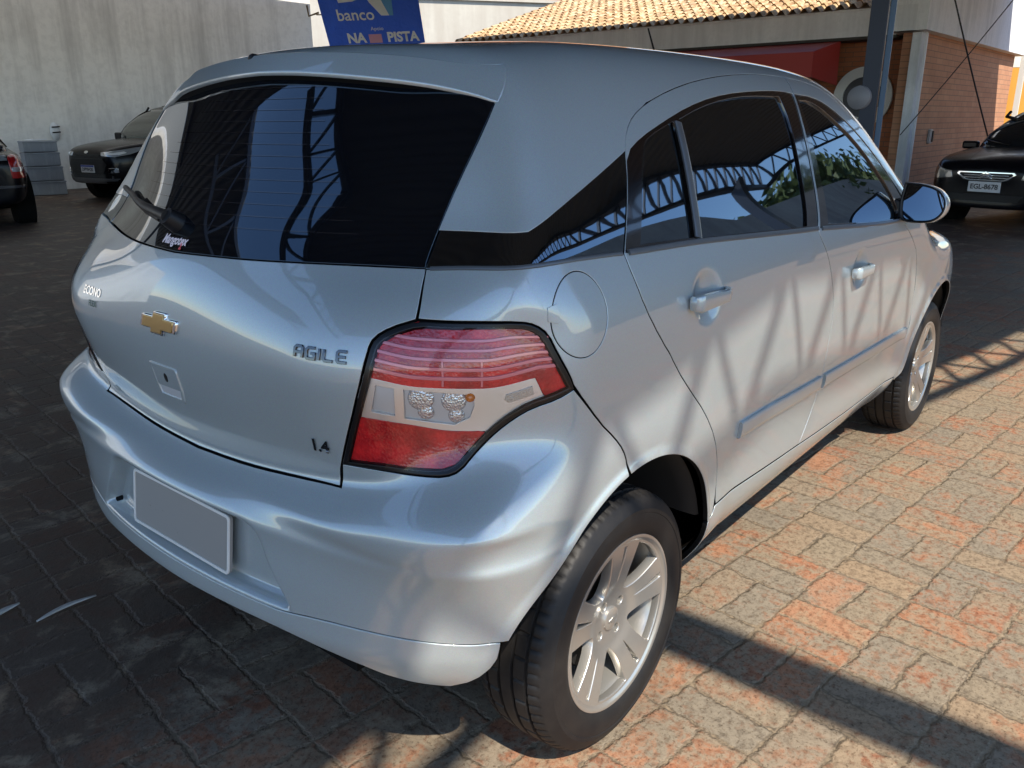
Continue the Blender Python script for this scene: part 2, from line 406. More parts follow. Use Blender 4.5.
def tri2d(loops, res):
    """loops[0] outer CCW, others holes CW; returns uv, tris, per-loop index lists"""
    pts = []; edges = []; idx = []
    for q in loops:
        s = len(pts); n = len(q); pts += [tuple(p) for p in q]; edges += [(s+i, s+(i+1) % n) for i in range(n)]; idx.append(list(range(s, s+n)))
    o = loops[0]; lo, hi = o.min(0), o.max(0)
    gx = np.arange(lo[0]+res*.5, hi[0], res); gy = np.arange(lo[1]+res*.5, hi[1], res*.866)
    if len(gx)*len(gy):
        X, Y = np.meshgrid(gx, gy); X = X+(np.arange(len(gy)) % 2)[:, None]*res*.5
        G = np.stack([X.ravel(), Y.ravel()], 1); k = in_poly(G, o)
        for h in loops[1:]: k &= ~in_poly(G, h)
        G = G[k]
        B = np.array(pts)
        keep = np.ones(len(G), bool)
        for i in range(0, len(G), 4000):
            d = ((G[i:i+4000, None]-B[None])**2).sum(2).min(1); keep[i:i+4000] = d > (res*.45)**2
        pts += [tuple(p) for p in G[keep]]
    vo, eo, fo, ov, oe, of = delaunay_2d_cdt([Vector(p) for p in pts], edges, [], 0, 1e-7)
    uv = np.array([(v.x, v.y) for v in vo]); F_ = np.array([f for f in fo if len(f) == 3])
    c = uv[F_].mean(1); k = in_poly(c, o)
    for h in loops[1:]: k &= ~in_poly(c, h)
    F_ = F_[k]
    inv = {}
    for i, l in enumerate(ov):
        for j in l: inv[j] = i
    return uv, F_, [[inv.get(i, -1) for i in l] for l in idx]

def surf_mesh(name, fmap, fnorm, loops, gap, res, skirt, flip=1.0, lip=.0016, mirror=False, seamless=None, dark=False):
    L2 = []
    for i, q in enumerate(loops):
        q = clean(np.asarray(q, float))
        if (area(q) > 0) != (i == 0): q = q[::-1]
        if gap: q = q-normals2d(q)*gap
        q = resample(clean(q), res)
        L2.append(q)
    uv, T_, idx = tri2d(L2, res)
    P = fmap(uv[:, 0], uv[:, 1]); Nn = fnorm(P, uv)
    # orient
    e1 = P[T_[:, 1]]-P[T_[:, 0]]; e2 = P[T_[:, 2]]-P[T_[:, 0]]; g = np.cross(e1, e2)
    bad = (g*Nn[T_[:, 0]]).sum(1) < 0
    T_[bad] = T_[bad][:, ::-1]
    V = [P]; NN = [Nn]; faces = [tuple(t) for t in T_]; base = len(P)
    if skirt:
        for q, ix in zip(L2, idx):
            ix = [i for i in ix]; n = len(ix); o = normals2d(q)
            Q = fmap(q[:, 0], q[:, 1]); E = fmap(q[:, 0]+o[:, 0]*.002, q[:, 1]+o[:, 1]*.002)-Q
            nq = Nn[np.array(ix)]
            E = E-nq*(E*nq).sum(1, keepdims=True); E /= np.linalg.norm(E, axis=1, keepdims=True)+1e-9
            if seamless is not None:
                sl_ = np.asarray(resample(np.asarray(seamless, float), .004, closed=False)); dm_ = np.sqrt(((q[:, None]-sl_[None])**2).sum(2)).min(1)
                on = (dm_ < .006)[:, None]
            else: on = np.zeros((n, 1), bool)
            E0 = E; E = np.where(on, 0, E)
            r1 = Q+E*lip*.7-nq*lip*.45; r2 = Q+E*lip-nq*lip*1.6; r3 = Q+E*lip-nq*skirt
            n1 = np.where(on, nq, nq*.72+E*.69); n2 = np.where(on, nq, nq*.2+E*.98); E = np.where(on, nq, E)
            V += [r1, r2, r3]; NN += [n1, n2, E]
            b1, b2, b3 = base, base+n, base+2*n; base += 3*n
            for i in range(n):
                j = (i+1) % n
                for a, b in (((ix[i], ix[j]), (b1+i, b1+j)), ((b1+i, b1+j), (b2+i, b2+j)), ((b2+i, b2+j), (b3+i, b3+j))):
                    faces.append((a[0], b[0], b[1], a[1]))
    nskin = len(T_)
    V = np.concatenate(V); NN = np.concatenate(NN)
    out = []
    # orient the skirt quads
    Fq = []
    for f in faces:
        a, b, c = V[f[0]], V[f[1]], V[f[2]]
        if len(f) == 4:
            g = np.cross(V[f[2]]-V[f[0]], V[f[3]]-V[f[1]])
            if g @ (NN[f[0]]+NN[f[2]]) < 0: f = f[::-1]
        Fq.append(f)
    def make(nm, V, NN, Fq):
        me = bpy.data.meshes.new(nm); me.from_pydata(V.tolist(), [], Fq)
        me.polygons.foreach_set('use_smooth', [True]*len(me.polygons)); me.update()
        if dark: me.polygons.foreach_set('material_index', [0 if (i < nskin or (i-nskin) % 3 < 2) else 1 for i in range(len(me.polygons))])
        NN = NN/(np.linalg.norm(NN, axis=1, keepdims=True)+1e-9)
        me.normals_split_custom_set_from_vertices(NN.tolist()); return me
    me = make(name, V, NN, Fq)
    if mirror:
        s = np.array([1, -1, 1.]); return me, make(name, V*s, NN*s, [f[::-1] for f in Fq])
    return me

def panel(name, dom, outer, m, parent, holes=(), off=0.0, gap=.0021, res=.016, skirt=.014, mirror=False, lip=.0010, smooth=1, seamless=None):
    fn = wrap_pt if dom == 'wrap' else top_pt
    fmap = (lambda a, b: fn(a, b, off(a))) if callable(off) else (lambda a, b: fn(a, b, off))
    fnorm = lambda P, uv: grad(P)
    loops = [chaikin(outer, smooth)]+[chaikin(h, smooth) for h in holes]
    r = surf_mesh(name, fmap, fnorm, loops, gap, res, skirt, mirror=mirror, lip=lip, seamless=seamless, dark=(m is SILVER))
    for me in (r if mirror else (r,)):
        me.materials.append(m)
        if m is SILVER: me.materials.append(LINER)
    if mirror:
        a, b = r; pa, pb = parent if isinstance(parent, tuple) else (parent, parent)
        return link(name, a, m, pa), link(name, b, m, pb)
    return link(name, r, m, parent)

def sflip(s): return -2.19911486-s
def sym(half):
    """half outline given from the rear centre outwards; closed by its mirror image"""
    h = [tuple(p) for p in half]; return h+[(sflip(a), b) for a, b in h[::-1]]
def xz(pts):
    """side positions (x,z) -> wrap coordinates"""
    q = np.array(pts, float); x, z = q[:, 0], q[:, 1]; s = np.where(x > X0, x-X0, -.7*np.arctan2(X0-x, .83))
    for _ in range(12):
        P = wrap_pt(s, z); s = s+(x-P[:, 0])*np.where(s > 0, 1.0, .85)
    return [(float(a), float(b)) for a, b in zip(s, z)]
def relief(name, shapes, s0, z0, m, parent, h0=-.002, h1=.003, res=.01, rot=0.0, fmap=None, gap=0, lip=.0008, mirror_pos=False):
    """flat shapes (metres, right/up as seen from outside) wrapped onto the body and raised by h1"""
    e = .01
    P = wrap_pt(np.array([s0-e, s0+e]), np.array([z0, z0])); ks = np.linalg.norm(P[1]-P[0])/(2*e)
    P = wrap_pt(np.array([s0, s0]), np.array([z0-e, z0+e])); kz = np.linalg.norm(P[1]-P[0])/(2*e)
    ca, sa = math.cos(rot), math.sin(rot)
    def fm(a, b):
        return wrap_pt(s0+(a*ca-b*sa)/ks, z0+(a*sa+b*ca)/kz, h1)
    meshes = []
    V = []; Fc = []; NN = []
    for sh in shapes:
        loops = sh if isinstance(sh[0][0], (tuple, list, np.ndarray)) else [sh]
        me = surf_mesh(name, fm, lambda P, uv: grad(P), [np.array(l, float) for l in loops], gap, res, h1-h0, lip=lip)
        meshes.append(me)
    return join(name, meshes, m, parent)
def join(name, meshes, m, parent):
    V = []; Fc = []; NN = []
    for me in meshes:
        n = len(V); V += [tuple(v.co) for v in me.vertices]; Fc += [tuple(n+i for i in p.vertices) for p in me.polygons]
        nn = np.zeros(len(me.loops)*3, 'f'); me.corner_normals.foreach_get('vector', nn); NN.append(nn.reshape(-1, 3))
    o = bpy.data.meshes.new(name); o.from_pydata(V, [], Fc); o.polygons.foreach_set('use_smooth', [True]*len(o.polygons)); o.update()
    o.normals_split_custom_set([tuple(x) for x in np.concatenate(NN)])
    for me in meshes: bpy.data.meshes.remove(me)
    return link(name, o, m, parent)
def stroke(pts, w):
    """a polyline thickened into an outline"""
    q = np.array(pts, float); d = np.gradient(q, axis=0); n = []
    L_ = []; R__ = []
    for i in range(len(q)):
        a = q[i]-q[i-1] if i > 0 else q[1]-q[0]; b = q[i+1]-q[i] if i < len(q)-1 else a
        a = a/np.hypot(*a); b = b/np.hypot(*b); m_ = np.array([-(a[1]+b[1]), a[0]+b[0]]); m_ /= np.hypot(*m_)
        k = max(.5, float(np.dot(m_, [-a[1], a[0]]))); L_.append(q[i]+m_*w/2/k); R__.append(q[i]-m_*w/2/k)
    return [tuple(p) for p in R__]+[tuple(p) for p in L_[::-1]]
def text_mesh(txt, size, extrude=.0, bold=0.0, align='CENTER', shear=0.0, space=1.0):
    cu = bpy.data.curves.new('lettering', 'FONT'); cu.body = txt; cu.size = size; cu.extrude = extrude; cu.offset = bold
    cu.align_x = align; cu.align_y = 'CENTER'; cu.shear = shear; cu.space_character = space; cu.resolution_u = 4
    o = bpy.data.objects.new('lettering', cu); COL.objects.link(o); bpy.context.view_layer.update()
    me = bpy.data.meshes.new_from_object(o.evaluated_get(bpy.context.evaluated_depsgraph_get()))
    bpy.data.objects.remove(o); bpy.data.curves.remove(cu); return me
def place_text(name, txt, size, origin, xdir, updir, m, parent, extrude=.002, **kw):
    me = text_mesh(txt, size, extrude, **kw)
    X = Vector(xdir).normalized(); U = Vector(updir).normalized(); Z = X.cross(U).normalized(); U = Z.cross(X)
    M = Matrix((X, U, Z)).transposed().to_4x4(); M.translation = origin
    me.transform(M); me.materials.clear(); return link(name, me, m, parent)

# ------------------------------------------------------------------ the silver hatchback
def build_hatchback():
    car = empty('silver_hatchback')
    tag(car, 'silver five-door hatchback filling the foreground, seen from its rear right corner', 'car')
    C = CV
    part = lambda *a, **k: panel(*a, **k)
    GB = [(-1.0996, 1.1095), (-.9727, 1.1115), (-.8453, 1.1120), (-.6394, 1.1148), (-.5300, 1.1162)]
    K = (-.4578, 1.1165)
    tg = [(-1.0996, .6745), (-.9448, .678), (-.8392, .6835), (-.73, .693), (-.6265, .7042)] + \
         [(a-.0022, b+.0008) for a, b in C['lamp_in'][:-1][::-1]]+[(-.4693, 1.0834), K] + GB[::-1]
    # --- tailgate
    tail = part('tailgate', 'wrap', sym(tg), SILVER, car, res=.012)
    GT = [(-.2863, 1.4023), (-.333, 1.4231), (-.4152, 1.440), (-.5545, 1.454), (-.7232, 1.4643), (-.9034, 1.4707), (-1.0996, 1.473)]
    GTg = [(a, b+.016*float(ss(-.2863, -.40, a))) for a, b in GT]
    rg = GB+[K, (-.4541, 1.127), (-.4257, 1.1795), (-.3789, 1.2639), (-.3317, 1.337)]+GTg
    glass = part('rear_window', 'wrap', sym(rg), TINT_R, car, gap=.0015, res=.016, off=-.002, skirt=.01)
    ST = [tuple(p) for p in resample(chaikin(np.array([(-.2345, 1.4685), (-.288, 1.4665), (-.372, 1.480), (-.45, 1.489), (-.62, 1.500), (-.8245, 1.506), (-1.0996, 1.508)]), 2, closed=False), .01, closed=False)]
    sp = [(-1.0996, 1.472), (-.9034, 1.4695), (-.7232, 1.4630), (-.5545, 1.4525), (-.4152, 1.4385), (-.333, 1.4215), (-.2866, 1.4015), (-.2590, 1.4335), (-.2440, 1.4566)]+ST
    spo = part('spoiler', 'wrap', sym(sp), SILVER, car, gap=.001, res=.012, off=lambda a: .001+.020*ss(.0, .30, np.minimum(-a-.2345, a+1.9647)), skirt=.06, lip=.006, smooth=2)
    # --- defroster wires printed on the inside of the rear glass
    dm = mat('defroster_wire', (.022, .020, .022), .04, 0, spec=1.0, ior=1.6)
    wires = []
    for i in range(13):
        z = 1.165+i*.0225; half = .30+.0*i
        a = -1.0996-.30; b = -1.0996+(.50-.012*i)
        wires.append([(s, z) for s in np.linspace(-1.0996-(.52-.013*i), -1.0996+(.52-.013*i), 60)])
    V = MB()
    for l in wires:
        q = np.array(l); P = wrap_pt(q[:, 0], q[:, 1], -.0012); P2 = wrap_pt(q[:, 0], q[:, 1]+.0012, -.0012)
        V.add([tuple(p) for p in P]+[tuple(p) for p in P2], [(i, i+1, len(q)+i+1, len(q)+i) for i in range(len(q)-1)])
    V.build('defroster_grid', dm, glass, smooth=180)
    # --- rear fenders with the fuel door on the right
    arch = xz([(.39*math.cos(a)+.0, .30+.39*math.sin(a)) for a in np.linspace(R_(14), R_(98), 23)])
    tp = (-.2740, .9146)
    fend = [K, (-.3768, 1.1245), (-.2841, 1.1315), (-.1326, 1.1245), (-.1046, 1.1205)]+C['seam_rear_low'][1:]+[(.3188, .3990), (.282, .3915)]+arch
    fend += [(-.1325, .715), (-.1447, .7449), (-.1689, .7802), (-.2089, .8258)]+[(a+.001, b+.002) for a, b in C['lamp_out'][:9][::-1]]+[(-.4693, 1.0834)]
    fc = np.array(C['fuel']); cen = fc.mean(0)
    a_ = np.linspace(0, 2*np.pi, 49)[:-1]
    circ = np.stack([cen[0]+.0575*np.cos(a_), cen[1]+.0735*np.sin(a_)], 1)
    panel('rear_fender', 'wrap', fend, SILVER, car, holes=[circ], res=.014)
    left = [(a, b) for a, b in fend]
    tmp = surf_mesh('rear_fender', lambda a, b: wrap_pt(a, b), lambda P, uv: grad(P), [chaikin(left, 1)], .0022, .03, .014, mirror=True)
    bpy.data.meshes.remove(tmp[0]); link('rear_fender', tmp[1], SILVER, car)
    fd = panel('fuel_door', 'wrap', circ, SILVER, car, res=.012, gap=.0012)
    relief('finger_notch', [[(-.013, -.012), (.006, -.017), (.011, 0), (.006, .017), (-.013, .012)]], cen[0]-.052, cen[1]+.012, SILVER, fd, -.002, .0015)
    # --- black quarter glass band and the C pillar
    dt = C['dlo_top']
    qg = [K, (-.4244, 1.1779), (-.3862, 1.1795), (-.3085, 1.1810), (-.2975, 1.1858), (-.2253, 1.2178), (-.1015, 1.2639), (.0055, 1.3026), (.0150, 1.3060), (.0125, 1.295), (-.0222, 1.2408), (-.0844, 1.1522), (-.1046, 1.1215), (-.1326, 1.1255), (-.2841, 1.1325), (-.3768, 1.1255)]
    panel('quarter_window', 'wrap', qg, TINT, car, gap=.0012, res=.02, off=-.0015, mirror=True)
    J = [(-.2345, 1.4685), (-.19, 1.4655), (-.12, 1.458), (-.04, 1.4435), (.05, 1.424), (.11, 1.4085), (.1593, 1.4013)]
    J = [tuple(p) for p in resample(chaikin(np.array(J), 2, closed=False), .008, closed=False)]
    su = C['seam_rear_up']
    cp = [(-.4257, 1.1795), (-.3789, 1.2639), (-.3317, 1.337), (-.2863, 1.4023), (-.2590, 1.4335), (-.2440, 1.4566)]+J+[(.089, 1.3755), (.0444, 1.3459), (.0200, 1.3169), (.0150, 1.3070)]+[(.0055, 1.3036), (-.1015, 1.2649), (-.2253, 1.2188), (-.2975, 1.1868), (-.3085, 1.1820), (-.3862, 1.1805)]
    panel('rear_pillar', 'wrap', cp, SILVER, car, gap=.0, res=.016, mirror=True, seamless=J)
    # --- roof with the front pillars, cut by the windscreen
    def w2xy(l, off=0.0):
        q = np.array(l); P = wrap_pt(q[:, 0], q[:, 1], off); return [tuple(p[:2]) for p in P]
    rear = w2xy(ST[::-1][:-1])
    side = w2xy(J)+w2xy([(.2739, 1.4296), (.4271, 1.4559), (.6131, 1.4752), (.8208, 1.4858), (1.04, 1.4835), (1.2138, 1.4728), (1.332, 1.4499), (1.4451, 1.3919), (1.5476, 1.3353), (1.6926, 1.2404), (1.79, 1.160), (1.88, 1.075), (1.945, 1.010)])
    ap = [(2.10, -.800), (2.24, -.772), (2.30, -.745)]
    half = rear+side+ap
    ws = [(2.36, 0), (2.355, -.30), (2.32, -.55), (2.27, -.70), (2.225, -.735), (2.0, -.705), (1.80, -.655), (1.66, -.607), (1.60, -.56), (1.575, -.45), (1.56, -.25), (1.555, 0)]
    outer = half+[(2.37, -.55), (2.405, -.30), (2.41, 0)]
    outer = outer+[(x, -y) for x, y in outer[::-1]]
    wsl = ws+[(x, -y) for x, y in ws[::-1][1:-1]]
    outer = list(clean(np.array(outer)))
    panel('roof', 'top', outer, SILVER, car, holes=[wsl], gap=.0, res=.02, skirt=.012, seamless=w2xy(J)+[(x, -y) for x, y in w2xy(J)])
    panel('windscreen', 'top', wsl, TINT, car, gap=.001, res=.03, off=-.002, skirt=.008)
    # --- hood and front
    hood = [(2.415, 0), (2.41, -.30), (2.375, -.55), (2.305, -.745), (2.45, -.745), (2.75, -.715), (3.0, -.64), (3.13, -.5), (3.17, -.3), (3.18, 0)]
    hood = hood+[(x, -y) for x, y in hood[::-1][1:-1]]
    panel('hood', 'top', hood, SILVER, car, res=.03)
    farch = xz([(2.543+.385*math.cos(a), .30+.385*math.sin(a)) for a in np.linspace(R_(170), R_(8), 34)])
    fs = C['fseam']
    tt = []
    for x, y in resample(np.array([(3.0, -.64), (2.75, -.715), (2.45, -.745), (2.305, -.745), (2.24, -.772), (2.10, -.800)]), .03, closed=False):
        z = float(top_pt(np.array([x]), np.array([y]))[0, 2]); tt.append((x-X0 if x < 2.6 else 2.5+.7*math.atan2(x-2.6, -y), z-.002))
    # top edge of the fender follows the hood
    ff = [(1.955, 1.005), (1.84, 1.004), (1.72, 1.003)]+fs[1:]+[(1.99, .345), (2.02, .33)]+[p for p in farch]+[(2.93, .40), (2.94, .60), (3.03, .615), (3.05, .70), (3.0, .79)]
    ff += tt
    panel('front_fender', 'wrap', ff, SILVER, car, res=.02, mirror=True)
    cf = 2.5+1.09956
    fsym = lambda h: h+[(2*cf-a, b) for a, b in h[::-1]]
    fb = [(2.93, .40), (2.93, .62), (2.99, .64), (3.2, .62), (cf, .62), ]
    panel('front_bumper', 'wrap', fsym([(cf, .24), (3.2, .25), (2.95, .28), (2.93, .40), (2.93, .60), (3.2, .60), (cf, .62)]), SILVER, car, res=.03)
    panel('grille', 'wrap', fsym([(cf, .63), (3.33, .62), (3.30, .72), (cf, .76)]), PLASTIC, car, res=.03, off=-.01)
    panel('headlight', 'wrap', [(3.05, .625), (3.25, .615), (3.30, .70), (3.18, .77), (3.04, .79), (3.065, .71)], mat('headlight_glass', (.5, .52, .55), .08, .6, coat=1), car, res=.03, mirror=True)
    # --- doors
    BS_ = [(1.03, 1.4845), (1.005, 1.40), (.962, 1.25), (.905, 1.12), (.868, 1.065)]+[(.8750, 1.045), (.9199, .9987), (.9754, .9112), (1.0157, .8288), (1.0265, .7482), (1.0225, .6697), (1.0185, .597), (1.0120, .5357), (.9945, .4748), (.965, .425), (.940, .3905)]
    low = [(.3300, .4236), (.3572, .4236), (.7511, .3990)]
    rd = [(-.1046, 1.1205), (-.0844, 1.1522), (-.0222, 1.2408), (.0182, 1.3169), (.0444, 1.3459), (.089, 1.3755), (.1593, 1.4013), (.2739, 1.4296), (.4271, 1.4559), (.6131, 1.4752), (.8208, 1.4858)]+BS_+low[::-1]+C['seam_rear_low'][::-1][1:-1]
    DT = [(.0125, 1.300), (.0921, 1.3302), (.1985, 1.3597), (.3303, 1.3921), (.4729, 1.4163), (.6409, 1.4313), (.8441, 1.4393), (.95, 1.4385)]
    hole_r = [(-.0985, 1.1225), (-.0785, 1.155), (-.0165, 1.2430), (.0165, 1.300)]+DT[1:]+[(1.0090, 1.4349), (.984, 1.36), (.943, 1.22), (.886, 1.10), (.8630, 1.0735)]+[(.6975, 1.0803), (.4233, 1.0975), (.1775, 1.1105), (-.0525, 1.1175)]
    cups = dict(res=.011, gap=.0027)
    doors_r = panel('rear_door', 'wrap', rd, SILVER, car, holes=[hole_r], mirror=True, **cups)
    DTf = [(1.0330, 1.4345), (1.1653, 1.4265), (1.2575, 1.4096), (1.3617, 1.3729), (1.4850, 1.3124), (1.6000, 1.2350), (1.6900, 1.150), (1.765, 1.060), (1.775, 1.030)]
    fdr = [(1.035, 1.4843), (1.2138, 1.4728), (1.332, 1.4499), (1.4451, 1.3919), (1.5476, 1.3353), (1.6926, 1.2404), (1.79, 1.160), (1.88, 1.075), (1.930, 1.020), (1.72, 1.0035), (1.8277, .9429)]
    fdr = [(1.035, 1.4843), (1.2138, 1.4728), (1.332, 1.4499), (1.4451, 1.3919), (1.5476, 1.3353), (1.6926, 1.2404), (1.77, 1.160), (1.822, 1.085), (1.84, 1.030), (1.80, 1.004), (1.715, 1.0032)]
    fdr = fdr+[(1.8277, .9429), (1.921, .8758), (1.9850, .7487), (2.0072, .6553), (2.015, .5492), (2.0, .4508), (1.985, .378), (1.98, .357)]+[(1.5353, .3605), (1.1455, .377), (.9400, .3905)]+BS_[::-1][1:-1]
    hole_f = [(1.0210, 1.4345)]+DTf[1:]+[(1.5614, 1.0250), (1.3159, 1.0379), (.98, 1.0645), (.8830, 1.0715), (.916, 1.13), (.969, 1.25), (1.008, 1.395)]
    doors_f = panel('front_door', 'wrap', fdr, SILVER, car, holes=[hole_f], mirror=True, **cups)
    # window frames and panes
    pq = [(-.0452, 1.1300), (-.0020, 1.190), (.0852, 1.3080), (.116, 1.3300), (.242, 1.3617), (.2522, 1.3562), (.219, 1.244), (.1640, 1.121)]
    pr = [(.2773, 1.3668), (.3893, 1.3924), (.5374, 1.4142), (.6944, 1.4247), (.9000, 1.4262), (.905, 1.3561), (.868, 1.2277), (.8250, 1.130), (.7950, 1.084), (.1911, 1.117), (.2470, 1.244)]
    fr = panel('window_frame', 'wrap', hole_r, BLACKGLOSS, doors_r, holes=[pq, pr], gap=.0006, res=.02, off=-.0025, skirt=.012, mirror=True)
    for nm, q in (('quarter_pane', pq), ('window_pane', pr)):
        panel(nm, 'wrap', q, TINT, doors_r, gap=-.004, res=.02, off=-.009, skirt=.004, mirror=True)
    # grey bright strip dividing the panes, chrome sealing strip along the waist
    def strip(nm, pts, wdt, hgt, m, par, mirror=False, n=40, off=0.0, closed_end=True):
        q = resample(chaikin(np.array(pts, float), 2, closed=False), .02, closed=False)
        P = wrap_pt(q[:, 0], q[:, 1], off); G = grad(P); T_ = np.gradient(P, axis=0); T_ /= np.linalg.norm(T_, axis=1, keepdims=True)
        S_ = np.cross(G, T_); S_ /= np.linalg.norm(S_, axis=1, keepdims=True)
        prof = [(-.5, -.3), (-.5, .55), (-.42, .85), (-.2, 1), (.2, 1), (.42, .85), (.5, .55), (.5, -.3)]
        vs = []; m_ = len(prof)
        for i in range(len(q)):
            k = 1.0
            for a, b in prof: vs.append(P[i]+S_[i]*a*wdt+G[i]*b*hgt)
        fs_ = [(i*m_+j, i*m_+j+1, (i+1)*m_+j+1, (i+1)*m_+j) for i in range(len(q)-1) for j in range(m_-1)]
        fs_ += [tuple(range(m_))[::-1], tuple((len(q)-1)*m_+j for j in range(m_))]
        outs = []
        for sg in ((1, -1) if mirror else (1,)):
            b = MB(); b.add([(p[0], p[1]*sg, p[2]) for p in vs], [f if sg > 0 else f[::-1] for f in fs_])
            o = b.build(nm, m, par[0 if sg > 0 else 1] if isinstance(par, tuple) else par, smooth=35)
            me = o.data
            import bmesh
            bm = bmesh.new(); bm.from_mesh(me); bmesh.ops.recalc_face_normals(bm, faces=bm.faces); bm.to_mesh(me); bm.free()
            outs.append(o)
        return outs
    GREYBAR = mat('window_bar', (.10, .105, .11), .3, .3)
    strip('window_bar', [(.178, 1.118), (.232, 1.245), (.262, 1.360)], .026, .004, GREYBAR, doors_r, True, off=-.002)
    pf = [(1.0400, 1.4180), (1.1138, 1.4180), (1.1993, 1.4000), (1.2935, 1.3607), (1.43, 1.2962), (1.54, 1.2143), (1.6200, 1.130), (1.6600, 1.050), (1.6400, 1.0300), (1.4206, 1.0391), (1.0300, 1.0700), (.9574, 1.0770), (1.0, 1.196), (1.0320, 1.3199)]
    panel('window_frame', 'wrap', hole_f, BLACKGLOSS, doors_f, holes=[pf], gap=.0006, res=.02, off=-.0025, skirt=.012, mirror=True)
    panel('window_pane', 'wrap', pf, TINT, doors_f, gap=-.004, res=.02, off=-.009, skirt=.004, mirror=True)
    WST = mat('waist_strip', (.10, .11, .12), .35, .4)
    strip('waist_strip', [(-.092, 1.1215), (-.045, 1.1195), (.1775, 1.1125), (.4233, 1.0975), (.6975, 1.0803), (.860, 1.0720)], .013, .005, WST, doors_r, True, off=.0)
    strip('waist_strip', [(.890, 1.0695), (1.10, 1.0545), (1.3159, 1.0385), (1.5614, 1.0245), (1.70, 1.020)], .013, .005, WST, doors_f, True, off=.0)
    strip('quarter_strip', [(-.45, 1.1165), (-.3768, 1.1235), (-.2841, 1.1310), (-.1326, 1.1235), (-.112, 1.1215)], .008, .004, WST, car, False)
    # side mouldings
    strip('side_moulding', [(.412, .604), (.60, .600), (.80, .590), (1.0, .583)], .046, .010, SILVER, doors_r, True)
    strip('side_moulding', [(1.035, .580), (1.4, .567), (1.75, .556), (1.975, .547)], .046, .010, SILVER, doors_f, True)
    # door handles
    for (hx, hz), ds in zip(CUPS, (doors_r, doors_f)):
        s0 = hx-X0
        for sg, d in ((1, ds[0]), (-1, ds[1])):
            xs = np.linspace(-.092, .098, 20); b = MB(); vs = []; m_ = 12
            for i, t in enumerate(xs):
                u = (t+.092)/.19
                P = wrap_pt(np.array([s0+t]), np.array([hz-t*.02]), 0)[0]
                yb = -float(W(hx+.16, hz))          # undisturbed skin beside the cup
                out = .019*min(1, (u+.02)/.05)*(1-float(ss(.70, 1.0, u)))
                hh = .0195*(1-.36*u)*(1 if 0 < i < 19 else .80); th = .0085
                cy = yb-out-.004
                for k in range(m_):
                    a = 2*math.pi*k/m_; ca_, sa_ = math.cos(a), math.sin(a)
                    vs.append((hx+t, sg*(cy-th*math.copysign(abs(ca_)**.5, ca_)), hz-t*.02+hh*math.copysign(abs(sa_)**.45, sa_)))
            fs_ = [(i*m_+k, i*m_+(k+1) % m_, (i+1)*m_+(k+1) % m_, (i+1)*m_+k) for i in range(19) for k in range(m_)]
            fs_ += [tuple(range(m_))[::-1], tuple(19*m_+k for k in range(m_))]
            if sg < 0: fs_ = [f[::-1] for f in fs_]
            h = b.add(vs, fs_).build('door_handle', SILVER, d, smooth=50)
            import bmesh
            bm = bmesh.new(); bm.from_mesh(h.data); bmesh.ops.recalc_face_normals(bm, faces=bm.faces); bm.to_mesh(h.data); bm.free()
    # --- sills
    sl = [(.284, .386), (.3188, .3945), (.33, .4180), (.3572, .4190), (.7511, .3945), (.9400, .386), (1.1455, .3725), (1.5353, .356), (1.98, .352), (1.99, .340), (2.00, .27), (1.9, .225), (1.2, .215), (.45, .225), (.31, .232), (.286, .26), (.289, .30), (.287, .34)]
    panel('sill', 'wrap', sl, SILVER, car, res=.02, gap=.0015, mirror=True)
    # --- rear bumper
    arch2 = xz([(.39*math.cos(a), .30+.39*math.sin(a)) for a in np.linspace(R_(99.3), R_(163), 20)])
    bump = [(-1.0996, .4310), (-.80, .4315), (-.7541, .4330), (-.6673, .4457), (-.5938, .449), (-.5303, .4480), (-.4582, .4421), (-.4154, .4370), (-.386, .4365)]
    bump += arch2[::-1][1:]+[(-.1335, .712), (-.1465, .7449), (-.1708, .7802), (-.2108, .8258)]+[(a, b-.0025) for a, b in C['lamp_out'][8:]]+[ (-.6225, .7030), (-.73, .6905), (-.8392, .6805), (-.9448, .675), (-1.0996, .6715)]
    bp = panel('rear_bumper', 'wrap', sym(bump), SILVER, car, res=.0062, smooth=1, gap=.0013)
    val = [(-1.0996, .3900), (-.8551, .3935), (-.7346, .3885), (-.6146, .3640), (-.5375, .3344), (-.456, .3172), (-.4224, .3369), (-.392, .385), (-.3870, .4330), (-.4154, .4330), (-.4582, .4385), (-.5303, .4445), (-.5938, .4455), (-.6673, .4422), (-.7541, .4297), (-.80, .4300), (-1.0996, .4295)]
    panel('bumper_skirt', 'wrap', sym(val), SILVER, bp, res=.007, gap=.0010, skirt=.05, lip=.002)
    # plain number plate with its white rim, screwed on in the recess
    pz = .522; px = -.572
    tilt = .137
    Mx = Matrix.Translation((px, 0, pz)) @ Matrix.Rotation(tilt, 4, 'Y')
    def rrect(w_, h_, r, n=5):
        out = []
        for cx, cy, a0 in ((w_/2-r, h_/2-r, 0), (-w_/2+r, h_/2-r, 90), (-w_/2+r, -h_/2+r, 180), (w_/2-r, -h_/2+r, 270)):
            for i in range(n+1): a = R_(a0+90*i/n); out.append((cx+r*math.cos(a), cy+r*math.sin(a)))
        return out
    def plate(nm, w_, h_, r, d0, d1, m, par, hole=None):
        fm = lambda a, b: np.stack([0*a-d1, -a, b], -1)@np.array(Mx.to_3x3()).T+np.array(Mx.translation)
        nn = np.array(Mx.to_3x3() @ Vector((-1, 0, 0)))
        loops = [rrect(w_, h_, r)]+([rrect(*hole)] if hole else [])
        me = surf_mesh(nm, fm, lambda P, uv: np.tile(nn, (len(P), 1)), [np.array(l) for l in loops], 0, .05, d1-d0, lip=.0005)
        return link(nm, me, m, par)
    pm = mat('blank_plate', (.25, .24, .225), .45)
